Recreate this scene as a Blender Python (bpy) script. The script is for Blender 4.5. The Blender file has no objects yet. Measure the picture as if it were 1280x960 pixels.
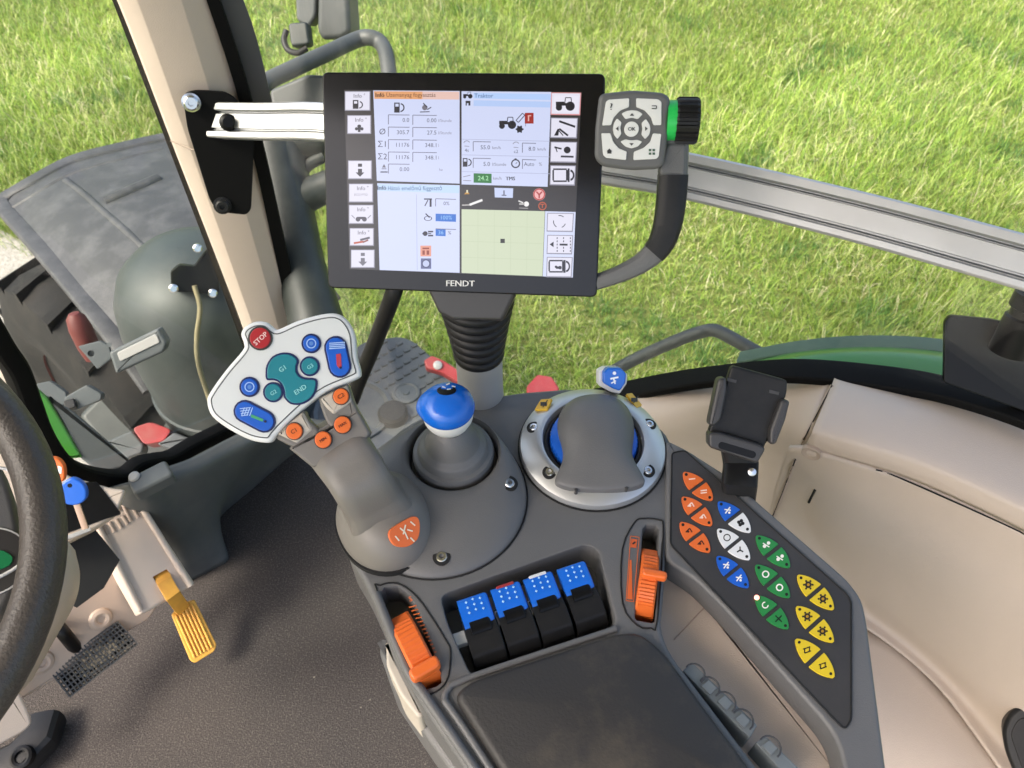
import bpy, math, random
import numpy as np
from mathutils import Vector, Matrix, geometry
from mathutils.bvhtree import BVHTree
random.seed(7); np.random.seed(7)
R = math.radians
S = bpy.context.scene
COL = S.collection

# ---------------------------------------------------------------- camera, sky, sun, exposure
FPX = 949.0                    # focal length in photograph pixels (1280 x 960)
PITCH = R(49)
EYE = Vector((0, 0, 1.40))     # z = 0 is the cab floor
cd = bpy.data.cameras.new('camera'); cam = bpy.data.objects.new('camera', cd); COL.objects.link(cam)
cam.location = EYE; cam.rotation_euler = (R(90) - PITCH, 0, 0)
cd.sensor_width = 36; cd.lens = FPX / 1280 * 36; cd.clip_start = 0.02; cd.clip_end = 500
S.camera = cam
cd.dof.use_dof = True; cd.dof.focus_distance = .76; cd.dof.aperture_fstop = 13

SUN_EL, SUN_AZ = R(50), R(-118)      # azimuth clockwise from +Y
wd = bpy.data.worlds.new('World'); S.world = wd; wd.use_nodes = True
nt = wd.node_tree; bg = nt.nodes['Background']
sky = nt.nodes.new('ShaderNodeTexSky'); sky.sky_type = 'NISHITA'; sky.sun_disc = False
sky.sun_elevation = SUN_EL; sky.sun_rotation = SUN_AZ; sky.air_density = 1.0; sky.dust_density = 6.0; sky.ozone_density = 0.6
nt.links.new(sky.outputs[0], bg.inputs[0]); bg.inputs[1].default_value = 0.145
sl = bpy.data.lights.new('sun', 'SUN'); so = bpy.data.objects.new('sun', sl); COL.objects.link(so)
sl.energy = 1.25; sl.angle = R(14); sl.color = (1, .95, .86)
so.location = (-3, -1, 6)
sdir = Vector((math.sin(SUN_AZ)*math.cos(SUN_EL), math.cos(SUN_AZ)*math.cos(SUN_EL), math.sin(SUN_EL)))
so.rotation_euler = sdir.to_track_quat('Z', 'Y').to_euler()
S.view_settings.view_transform = 'Standard'; S.view_settings.look = 'None'
S.view_settings.gamma = 1; S.view_settings.use_curve_mapping = False
S.view_settings.exposure = 1.68
S.render.engine = 'CYCLES'
S.render.resolution_x = 1024; S.render.resolution_y = 768

# ---------------------------------------------------------------- pixels to places
RT = Vector((1, 0, 0)); UP = Vector((0, math.sin(PITCH), math.cos(PITCH))); FW = Vector((0, math.cos(PITCH), -math.sin(PITCH)))
Z = Vector((0, 0, 1))
def ray(x, y): return RT*((x-640)/FPX) + UP*((480-y)/FPX) + FW
def at(x, y, z):
    d = ray(x, y); return EYE + d*((z-EYE.z)/d.z)
def dep(x, y, d): return EYE + ray(x, y)*d
class Plane:
    def __init__(s, o, n, u=(1, 0, 0)):
        s.o = Vector(o); s.n = Vector(n).normalized(); u = Vector(u)
        s.u = (u - s.n*u.dot(s.n)).normalized(); s.v = s.n.cross(s.u)
    def hit(s, x, y, h=0):
        d = ray(x, y); o = s.o + s.n*h
        return EYE + d*((o-EYE).dot(s.n)/d.dot(s.n))
    def p2(s, x, y, h=0):
        q = s.hit(x, y, h) - s.o; return (q.dot(s.u), q.dot(s.v))
    def pl(s, pts, h=0): return ccw([s.p2(x, y, h) for x, y in pts])
    def w(s, a, b, h=0): return s.o + s.u*a + s.v*b + s.n*h
    def up(s, h): return Plane(s.o + s.n*h, s.n, s.u)
def HP(z): return Plane((0, 0, z), (0, 0, 1))
def ccw(p):
    a = sum(p[i][0]*p[(i+1) % len(p)][1] - p[(i+1) % len(p)][0]*p[i][1] for i in range(len(p)))
    return p if a > 0 else p[::-1]
def crom(pts, n=6, closed=False):
    P = [Vector(p) for p in pts]; N = len(P); out = []
    g = (lambda i: P[i % N]) if closed else (lambda i: P[i] if 0 <= i < N else (P[0]*2-P[1] if i < 0 else P[-1]*2-P[-2]))
    for i in range(N if closed else N-1):
        a, b, c, d = g(i-1), g(i), g(i+1), g(i+2)
        for k in range(n):
            t = k/n
            out.append(0.5*((2*b) + (c-a)*t + (2*a-5*b+4*c-d)*t*t + (3*b-a-3*c+d)*t**3))
    if not closed: out.append(P[-1])
    return out
def sm(pts, n=4): return [tuple(v) for v in crom([Vector((p[0], p[1])) for p in pts], n, True)]
def rnd(pts, r, n=4):
    """round the corners of a closed 2-D polygon; r scalar or list"""
    out = []; N = len(pts)
    for i in range(N):
        p = Vector(pts[i]); a = Vector(pts[i-1]); b = Vector(pts[(i+1) % N])
        rr = r[i] if isinstance(r, (list, tuple)) else r
        la, lb = (a-p).length, (b-p).length
        rr = min(rr, la*.48, lb*.48)
        if rr <= 0: out.append(tuple(p)); continue
        s, e = p+(a-p)/la*rr, p+(b-p)/lb*rr
        for k in range(n+1):
            t = k/n; out.append(tuple(s*(1-t)**2 + p*2*t*(1-t) + e*t*t))
    return out
def circ(cx, cy, r, n=24, ry=None): return [(cx+r*math.cos(2*math.pi*k/n), cy+(ry or r)*math.sin(2*math.pi*k/n)) for k in range(n)]
def caps(ax, ay, bx, by, r, n=8):
    a = math.atan2(by-ay, bx-ax); o = []
    for k in range(n+1): t = a+math.pi/2+math.pi*k/n; o.append((ax+r*math.cos(t), ay+r*math.sin(t)))
    for k in range(n+1): t = a-math.pi/2+math.pi*k/n; o.append((bx+r*math.cos(t), by+r*math.sin(t)))
    return o
def inset(p, d):
    N = len(p); o = []
    for i in range(N):
        a, b, c = p[i-1], p[i], p[(i+1) % N]
        e1 = Vector((b[0]-a[0], b[1]-a[1])); e2 = Vector((c[0]-b[0], c[1]-b[1]))
        if e1.length < 1e-9 or e2.length < 1e-9: o.append(b); continue
        n1 = Vector((-e1.y, e1.x)).normalized(); n2 = Vector((-e2.y, e2.x)).normalized()
        m = n1+n2
        if m.length < .3: m = n1.copy()
        m.normalize(); k = d/max(.5, m.dot(n1))
        o.append((b[0]+m.x*k, b[1]+m.y*k))
    return o

# ---------------------------------------------------------------- materials
MATS = {}
def M(name, col=None, rough=.5, metal=0, bump=0, bscale=900, var=.08, vscale=14, dust=0, dcol=(.30, .27, .23), coat=0, spec=.5, dscale=9):
    if name in MATS: return MATS[name]
    m = bpy.data.materials.new(name); m.use_nodes = True; t = m.node_tree; N = t.nodes; L = t.links
    b = N['Principled BSDF']; tc = N.new('ShaderNodeTexCoord')
    b.inputs['Metallic'].default_value = metal; b.inputs['Specular IOR Level'].default_value = spec
    b.inputs['Coat Weight'].default_value = coat; b.inputs['Coat Roughness'].default_value = .08
    n1 = N.new('ShaderNodeTexNoise'); n1.inputs['Scale'].default_value = vscale; n1.inputs['Detail'].default_value = 6
    L.new(tc.outputs['Object'], n1.inputs['Vector'])
    mx = N.new('ShaderNodeMix'); mx.data_type = 'RGBA'
    mx.inputs['A'].default_value = (*[c*(1-var) for c in col], 1); mx.inputs['B'].default_value = (*[min(1, c*(1+var)) for c in col], 1)
    L.new(n1.outputs['Fac'], mx.inputs['Factor']); src = mx.outputs['Result']
    if dust:
        n2 = N.new('ShaderNodeTexNoise'); n2.inputs['Scale'].default_value = dscale; n2.inputs['Detail'].default_value = 9; n2.inputs['Roughness'].default_value = .7
        L.new(tc.outputs['Object'], n2.inputs['Vector'])
        mr = N.new('ShaderNodeMapRange'); mr.inputs['From Min'].default_value = .45; mr.inputs['From Max'].default_value = .78
        mr.inputs['To Max'].default_value = dust; L.new(n2.outputs['Fac'], mr.inputs['Value'])
        m2 = N.new('ShaderNodeMix'); m2.data_type = 'RGBA'; m2.inputs['B'].default_value = (*dcol, 1)
        L.new(mr.outputs['Result'], m2.inputs['Factor']); L.new(src, m2.inputs['A']); src = m2.outputs['Result']
    L.new(src, b.inputs['Base Color'])
    rr = N.new('ShaderNodeMapRange'); rr.inputs['To Min'].default_value = max(.03, rough-.07); rr.inputs['To Max'].default_value = min(1, rough+.07)
    L.new(n1.outputs['Fac'], rr.inputs['Value']); L.new(rr.outputs['Result'], b.inputs['Roughness'])
    if bump:
        n3 = N.new('ShaderNodeTexNoise'); n3.inputs['Scale'].default_value = bscale; n3.inputs['Detail'].default_value = 3
        L.new(tc.outputs['Object'], n3.inputs['Vector'])
        bp = N.new('ShaderNodeBump'); bp.inputs['Strength'].default_value = bump; bp.inputs['Distance'].default_value = .001
        L.new(n3.outputs['Fac'], bp.inputs['Height']); L.new(bp.outputs['Normal'], b.inputs['Normal'])
    MATS[name] = m; return m
M('console', (.118, .118, .118), .46, bump=.28, var=.08, dust=.14, dcol=(.22, .205, .185))
M('grip', (.172, .160, .145), .44, bump=.18, var=.08, dust=.12, dcol=(.25, .22, .18))
M('panel', (.036, .034, .034), .42, bump=.10, var=.08, dust=.06)
M('rubber', (.010, .010, .0105), .46, bump=.10, var=.15, dust=.05, spec=.3)
M('black', (.004, .004, .0045), .38, bump=.05, var=.2, dust=.015, spec=.22)
M('void', (.006, .006, .006), .8)
M('gloss_black', (.005, .005, .006), .16, var=.2, spec=.35, dust=.012)
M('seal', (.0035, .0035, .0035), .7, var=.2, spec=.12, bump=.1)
M('frit', (.085, .085, .088), .5, var=.1)
M('strip', (.10, .15, .11), .7, spec=.2, var=.15)
M('rust', (.10, .018, .015), .6, var=.3)
M('leather', (.026, .024, .0225), .55, bump=.40, bscale=420, var=.25, vscale=10, dust=.8, dcol=(.125, .100, .068), dscale=8)
M('white', (.66, .68, .67), .38, var=.03, bump=.05, dust=.08, dcol=(.45, .42, .37))
M('white_rim', (.74, .75, .74), .34, var=.03)
M('cream', (.50, .45, .38), .45, var=.08, dust=.3, dcol=(.28, .25, .21))
M('blue', (.010, .105, .52), .33, var=.1, bump=.05)
M('blue_knob', (.006, .13, .60), .24, var=.08, coat=.2)
M('navy', (.008, .016, .09), .4, var=.1)
M('teal', (.012, .20, .25), .36, var=.1, bump=.05)
M('orange', (.74, .145, .024), .38, var=.08, bump=.05, dust=.12, dcol=(.35, .12, .05))
M('red', (.40, .020, .028), .36, var=.1)
M('redpaint', (.30, .026, .030), .45, var=.2, dust=.3)
M('beige', (.525, .436, .362), .50, var=.07, vscale=5, bump=.34, bscale=900, dust=.10, dcol=(.42, .35, .29))
M('beige_dark', (.42, .33, .265), .5, var=.06, vscale=5, bump=.1, dust=.15, dcol=(.25, .21, .17))
M('silver', (.50, .51, .51), .34, metal=.65, var=.05, bump=.05, bscale=1500)
M('chrome', (.62, .62, .62), .22, metal=1, var=.05)
M('alu', (.60, .60, .59), .36, metal=.6, var=.06, vscale=30)
M('lightgrey', (.33, .325, .315), .48, var=.05, bump=.1)
M('railgrey', (.055, .060, .060), .5, var=.1, bump=.1, dust=.2, dcol=(.12, .12, .115))
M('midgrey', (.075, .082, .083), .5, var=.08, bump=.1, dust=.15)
M('stepgrey', (.075, .085, .090), .55, var=.12, bump=.15, dust=.35, dcol=(.19, .185, .17))
M('fender', (.030, .031, .034), .58, var=.3, vscale=40, bump=.12, bscale=300, dust=.8, dcol=(.095, .095, .098), dscale=12)
M('tank', (.034, .043, .043), .52, metal=.15, var=.4, vscale=9, dust=.5, dcol=(.075, .080, .074), dscale=8)
M('outdark', (.022, .027, .025), .5, var=.2, dust=.3, dcol=(.10, .11, .10))
M('tyre', (.011, .0108, .0105), .75, var=.3, bump=.5, bscale=60, dust=.35, dcol=(.050, .043, .036), spec=.25)
M('green', (.045, .20, .022), .3, var=.1, coat=.3)
M('greenlight', (.02, .55, .10), .35, var=.05)
M('pedal_yellow', (.70, .36, .055), .48, var=.15, vscale=60, bump=.15, dust=.35, dcol=(.50, .17, .06), dscale=40)
M('brass', (.52, .36, .26), .35, metal=.8, var=.1)
M('mesh_metal', (.055, .058, .06), .5, metal=.4, var=.3, dust=.5, dcol=(.22, .19, .14), dscale=25)
M('dirt', (.22, .185, .13), .95, var=.3, vscale=200, bump=.6, bscale=500)
M('yellowkey', (.72, .52, .02), .4, var=.06)
M('greenkey', (.02, .22, .05), .4, var=.06)
M('whitekey', (.75, .75, .73), .4, var=.04)
M('sticker', (.75, .45, .03), .4, var=.05)

def matte(name, nodes): return nodes
# floor carpet
def carpet():
    m = bpy.data.materials.new('carpet'); m.use_nodes = True; t = m.node_tree; N = t.nodes; L = t.links; b = N['Principled BSDF']
    tc = N.new('ShaderNodeTexCoord'); b.inputs['Roughness'].default_value = .95; b.inputs['Specular IOR Level'].default_value = .15
    a = N.new('ShaderNodeTexNoise'); a.inputs['Scale'].default_value = 4; a.inputs['Detail'].default_value = 8
    c = N.new('ShaderNodeTexNoise'); c.inputs['Scale'].default_value = 330; c.inputs['Detail'].default_value = 2; c.inputs['Roughness'].default_value = .8
    v = N.new('ShaderNodeTexVoronoi'); v.inputs['Scale'].default_value = 75
    for n in (a, c, v): L.new(tc.outputs['Object'], n.inputs['Vector'])
    r1 = N.new('ShaderNodeMix'); r1.data_type = 'RGBA'; r1.inputs['A'].default_value = (.028, .027, .0275, 1); r1.inputs['B'].default_value = (.072, .061, .053, 1)
    L.new(a.outputs['Fac'], r1.inputs['Factor'])
    mr = N.new('ShaderNodeMapRange'); mr.inputs['From Min'].default_value = .50; mr.inputs['From Max'].default_value = .78; mr.inputs['To Max'].default_value = .9
    L.new(c.outputs['Fac'], mr.inputs['Value'])
    r2 = N.new('ShaderNodeMix'); r2.data_type = 'RGBA'; r2.inputs['B'].default_value = (.165, .145, .13, 1)
    L.new(mr.outputs['Result'], r2.inputs['Factor']); L.new(r1.outputs['Result'], r2.inputs['A'])
    # crumbs: rare pale specks
    m3 = N.new('ShaderNodeMapRange'); m3.inputs['From Min'].default_value = .17; m3.inputs['From Max'].default_value = .08; m3.inputs['To Max'].default_value = .5
    L.new(v.outputs['Distance'], m3.inputs['Value'])
    sep = N.new('ShaderNodeMath'); sep.operation = 'GREATER_THAN'; sep.inputs[1].default_value = .94
    L.new(v.outputs['Color'], sep.inputs[0]); mu = N.new('ShaderNodeMath'); mu.operation = 'MULTIPLY'
    L.new(m3.outputs['Result'], mu.inputs[0]); L.new(sep.outputs[0], mu.inputs[1])
    r3 = N.new('ShaderNodeMix'); r3.data_type = 'RGBA'; r3.inputs['B'].default_value = (.36, .32, .26, 1)
    L.new(mu.outputs[0], r3.inputs['Factor']); L.new(r2.outputs['Result'], r3.inputs['A']); L.new(r3.outputs['Result'], b.inputs['Base Color'])
    bp = N.new('ShaderNodeBump'); bp.inputs['Strength'].default_value = .8; bp.inputs['Distance'].default_value = .004
    L.new(c.outputs['Fac'], bp.inputs['Height']); L.new(bp.outputs['Normal'], b.inputs['Normal'])
    MATS['carpet'] = m
carpet()
def glass():
    m = bpy.data.materials.new('window_glass'); m.use_nodes = True; t = m.node_tree; N = t.nodes; L = t.links
    for n in list(N): N.remove(n)
    o = N.new('ShaderNodeOutputMaterial'); tr = N.new('ShaderNodeBsdfTransparent'); tr.inputs[0].default_value = (.965, .985, .97, 1)
    gl = N.new('ShaderNodeBsdfGlossy'); gl.inputs['Roughness'].default_value = .02
    # both faces of the thin pane reflect a little, more at a slant
    lw = N.new('ShaderNodeLayerWeight'); lw.inputs['Blend'].default_value = .5
    pw = N.new('ShaderNodeMath'); pw.operation = 'POWER'; pw.inputs[1].default_value = 5; L.new(lw.outputs['Facing'], pw.inputs[0])
    ma = N.new('ShaderNodeMath'); ma.operation = 'MULTIPLY_ADD'; ma.inputs[1].default_value = .7; ma.inputs[2].default_value = .022; L.new(pw.outputs[0], ma.inputs[0])
    mx = N.new('ShaderNodeMixShader'); L.new(ma.outputs[0], mx.inputs[0]); L.new(tr.outputs[0], mx.inputs[1]); L.new(gl.outputs[0], mx.inputs[2])
    # thin uneven film of dust
    tc = N.new('ShaderNodeTexCoord'); nz = N.new('ShaderNodeTexNoise'); nz.inputs['Scale'].default_value = 5; nz.inputs['Detail'].default_value = 8; L.new(tc.outputs['Object'], nz.inputs['Vector'])
    mr = N.new('ShaderNodeMapRange'); mr.inputs['From Min'].default_value = .35; mr.inputs['From Max'].default_value = .75; mr.inputs['To Min'].default_value = .0; mr.inputs['To Max'].default_value = .018; L.new(nz.outputs['Fac'], mr.inputs['Value'])
    df = N.new('ShaderNodeBsdfDiffuse'); df.inputs[0].default_value = (.6, .6, .55, 1); m2 = N.new('ShaderNodeMixShader')
    L.new(mr.outputs['Result'], m2.inputs[0]); L.new(mx.outputs[0], m2.inputs[1]); L.new(df.outputs[0], m2.inputs[2]); L.new(m2.outputs[0], o.inputs[0])
    MATS['window_glass'] = m
glass()
def colattr(name, emit=0, rough=.5):
    m = bpy.data.materials.new(name); m.use_nodes = True; t = m.node_tree; N = t.nodes; L = t.links; b = N['Principled BSDF']
    a = N.new('ShaderNodeVertexColor'); a.layer_name = 'ink'
    b.inputs['Roughness'].default_value = rough
    if emit:
        b.inputs['Base Color'].default_value = (.01, .01, .012, 1); b.inputs['Roughness'].default_value = .18
        L.new(a.outputs['Color'], b.inputs['Emission Color']); b.inputs['Emission Strength'].default_value = emit
    else: L.new(a.outputs['Color'], b.inputs['Base Color'])
    MATS[name] = m
colattr('screen_light', .36); colattr('ink', 0, .45)
lm = bpy.data.materials.new('led'); lm.use_nodes = True
lm.node_tree.nodes['Principled BSDF'].inputs['Emission Color'].default_value = (1, .16, .05, 1); lm.node_tree.nodes['Principled BSDF'].inputs['Emission Strength'].default_value = .9
MATS['led'] = lm

# ---------------------------------------------------------------- objects
def root_of(o):
    while o.parent: o = o.parent
    return o
def tag(o, label, cat, group=None):
    o['label'] = label; o['category'] = cat
    if group: o['group'] = group
    return o
def thing(name, label, cat, loc, group=None):
    o = bpy.data.objects.new(name, None); COL.objects.link(o); o.location = loc; o.empty_display_size = .02
    return tag(o, label, cat, group)
def mk(name, verts, faces, mat, parent=None, sharp=32, wn=False, org=None):
    V = [Vector(v) for v in verts]
    if parent is not None: o0 = root_of(parent).location
    else:
        lo = [min(v[i] for v in V) for i in range(3)]; hi = [max(v[i] for v in V) for i in range(3)]
        o0 = Vector(org) if org is not None else Vector(((lo[0]+hi[0])/2, (lo[1]+hi[1])/2, lo[2]))
    me = bpy.data.meshes.new(name); me.from_pydata([v-o0 for v in V], [], faces); me.validate()
    me.polygons.foreach_set('use_smooth', [True]*len(me.polygons)); me.update()
    if sharp: me.set_sharp_from_angle(angle=R(sharp))
    me.materials.append(MATS[mat] if isinstance(mat, str) else mat)
    o = bpy.data.objects.new(name, me); COL.objects.link(o)
    if parent is not None: o.parent = parent
    else: o.location = o0
    if wn:
        w = o.modifiers.new('wn', 'WEIGHTED_NORMAL'); w.keep_sharp = True; w.weight = 80
    return o
def struct(o): o['kind'] = 'structure'; return o

def plate(name, mat, parent, P, outer, t, bev=.0015, seg=3, h=0, holes=(), hbev=.001, crown=0, org=None, taper=0):
    """outline on plane P with rounded rim, thickness t down from h; holes = [(outline, depth), ...]"""
    outer = ccw([tuple(p) for p in outer]); V = []; F = []; n = len(outer)
    def add(poly, z):
        i = len(V); V.extend(P.w(a, b, z) for a, b in poly); return i
    def band(i, j, m, flip=False):
        for k in range(m):
            q = (i+k, i+(k+1) % m, j+(k+1) % m, j+k); F.append(q[::-1] if flip else q)
    prev = add(inset(outer, -taper) if taper else outer, h-t); F.append(tuple(range(prev, prev+n))[::-1])
    last = outer
    for k in range(seg+1):
        a = math.pi/2*k/seg; last = inset(outer, bev*(1-math.cos(a))); cur = add(last, h-bev+bev*math.sin(a)); band(prev, cur, n); prev = cur
    loops = [[Vector((a, b, 0)) for a, b in last]]; idx = list(range(prev, prev+n))
    for poly, dp in holes:
        poly = ccw([tuple(p) for p in poly]); m = len(poly); pv = None
        for k in range(3):
            a = math.pi/2*k/2; q = inset(poly, -hbev*(1-math.sin(a))); c = add(q, h-hbev*(1-math.cos(a)))
            if k == 0: loops.append([Vector((x, y, 0)) for x, y in q]); idx += list(range(c, c+m))
            else: band(pv, c, m)
            pv = c
        c = add(poly, h-dp); band(pv, c, m); F.append(tuple(range(c, c+m)))
    if holes:
        for tri in geometry.tessellate_polygon(loops):
            f = [idx[i] for i in tri]
            a, b, c = (V[i] for i in f)
            F.append(tuple(f) if (b-a).cross(c-a).dot(P.n) > 0 else tuple(f[::-1]))
    elif crown:
        cx = sum(p[0] for p in last)/n; cy = sum(p[1] for p in last)/n; pv = prev; K = 5
        for k in range(1, K):
            s = 1-k/K; q = [(cx+(a-cx)*s, cy+(b-cy)*s) for a, b in last]; c = add(q, h+crown*(1-s*s)); band(pv, c, n); pv = c
        V.append(P.w(cx, cy, h+crown)); e = len(V)-1
        for k in range(n): F.append((pv+k, pv+(k+1) % n, e))
    else: F.append(tuple(idx))
    return mk(name, V, F, mat, parent, 32, wn=True, org=org)

def lathe(name, mat, parent, c, axis, prof, seg=40, u=None, warp=None, cap=True, sharp=32):
    A = Vector(axis).normalized(); X = Vector(u) if u else (Vector((1, 0, 0)) if abs(A.x) < .8 else Vector((0, 1, 0)))
    X = (X-A*X.dot(A)).normalized(); Y = A.cross(X); c = Vector(c); V = []; F = []
    for r, z in prof:
        for k in range(seg):
            t = 2*math.pi*k/seg; rr = r*(warp(t, r, z) if warp else 1)
            V.append(c + A*z + X*rr*math.cos(t) + Y*rr*math.sin(t))
    for i in range(len(prof)-1):
        for k in range(seg): F.append((i*seg+k, i*seg+(k+1) % seg, (i+1)*seg+(k+1) % seg, (i+1)*seg+k))
    if cap:
        F.append(tuple(range(seg))[::-1]); F.append(tuple(range((len(prof)-1)*seg, len(prof)*seg)))
    return mk(name, V, F, mat, parent, sharp)

def frames(pts, up=None):
    T = [(pts[min(i+1, len(pts)-1)]-pts[max(i-1, 0)]).normalized() for i in range(len(pts))]
    n = Vector(up) if up is not None else (Vector((0, 0, 1)) if abs(T[0].z) < .9 else Vector((1, 0, 0)))
    out = []
    for t in T:
        m = (Vector(up) if up is not None else n); m = (m-t*m.dot(t)).normalized(); n = m
        out.append((t, m, t.cross(m)))
    return out
def sweep(name, mat, parent, pts, sec, up=None, scale=None, sharp=32, org=None, wn=False):
    """sec: closed 2-D section (a along up-ish normal, b along binormal); scale: list of (sa, sb) per point"""
    pts = [Vector(p) for p in pts]; fr = frames(pts, up); V = []; F = []; n = len(sec)
    for i, p in enumerate(pts):
        sa, sb = scale[i] if scale else (1, 1); t, a, b = fr[i]
        for x, y in sec: V.append(p + a*x*sa + b*y*sb)
    for i in range(len(pts)-1):
        for k in range(n): F.append((i*n+k, i*n+(k+1) % n, (i+1)*n+(k+1) % n, (i+1)*n+k))
    F.append(tuple(range(n))[::-1]); F.append(tuple(range((len(pts)-1)*n, len(pts)*n)))
    return mk(name, V, F, mat, parent, sharp, org=org, wn=wn)
def tube(name, mat, parent, pts, r, seg=12, n=6, sub=True, up=None, flat=1.0):
    pts = [Vector(p) for p in pts]; rs = r if isinstance(r, (list, tuple)) else [r]*len(pts)
    if sub and len(pts) > 2:
        q = crom([Vector((*p, rr)) if False else p for p in pts], n)
        rq = []
        for i in range(len(pts)-1):
            for k in range(n): rq.append(rs[i]+(rs[i+1]-rs[i])*k/n)
        rq.append(rs[-1]); pts, rs = q, rq
    return sweep(name, mat, parent, pts, circ(0, 0, 1, seg), up, [(x, x*flat) for x in rs], sharp=50)
def rsec(w, h, r=.2, n=3):
    return ccw(rnd([(-w/2, -h/2), (w/2, -h/2), (w/2, h/2), (-w/2, h/2)], r*min(w, h), n))
def box(name, mat, parent, c, ux, uy, sx, sy, sz, bev=.002, org=None):
    """box centred on c, sides sx along ux, sy along uy, sz along their normal"""
    ux = Vector(ux).normalized(); n = ux.cross(Vector(uy)).normalized(); P = Plane(Vector(c)+n*sz/2, n, ux)
    return plate(name, mat, parent, P, rnd([(-sx/2, -sy/2), (sx/2, -sy/2), (sx/2, sy/2), (-sx/2, sy/2)], bev*1.5, 3), sz, bev, org=org)
def surf(name, mat, parent, grid, nu=5, nv=5, thick=.004, flip=False, sharp=60):
    """smooth sheet through a coarse grid of places, with real thickness"""
    rows = [crom([Vector(p) for p in r], nu) for r in grid]
    cols = list(zip(*rows)); cols = [crom(list(c), nv) for c in cols]
    m, n = len(cols), len(cols[0]); V = [p for c in cols for p in c]; F = []
    for i in range(m-1):
        for j in range(n-1):
            q = (i*n+j, (i+1)*n+j, (i+1)*n+j+1, i*n+j+1); F.append(q[::-1] if flip else q)
    o = mk(name, V, F, mat, parent, sharp)
    s = o.modifiers.new('solid', 'SOLIDIFY'); s.thickness = thick; s.offset = -1
    return o

def bvh(*objs):
    V = []; F = []
    for o in objs:
        r = root_of(o).location; n = len(V); V += [v.co+r for v in o.data.vertices]; F += [tuple(n+i for i in p.vertices) for p in o.data.polygons]
    return BVHTree.FromPolygons(V, F)
def cast(tree, x, y, off=0):
    d = ray(x, y).normalized(); h, n, i, s = tree.ray_cast(EYE, d)
    if h is None: return None, None
    if n.dot(d) > 0: n = -n
    return h+n*off, n

def castline(tree, pts, off=0):
    return [p for p in (cast(tree, x, y, off)[0] for x, y in pts) if p is not None]

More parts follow.
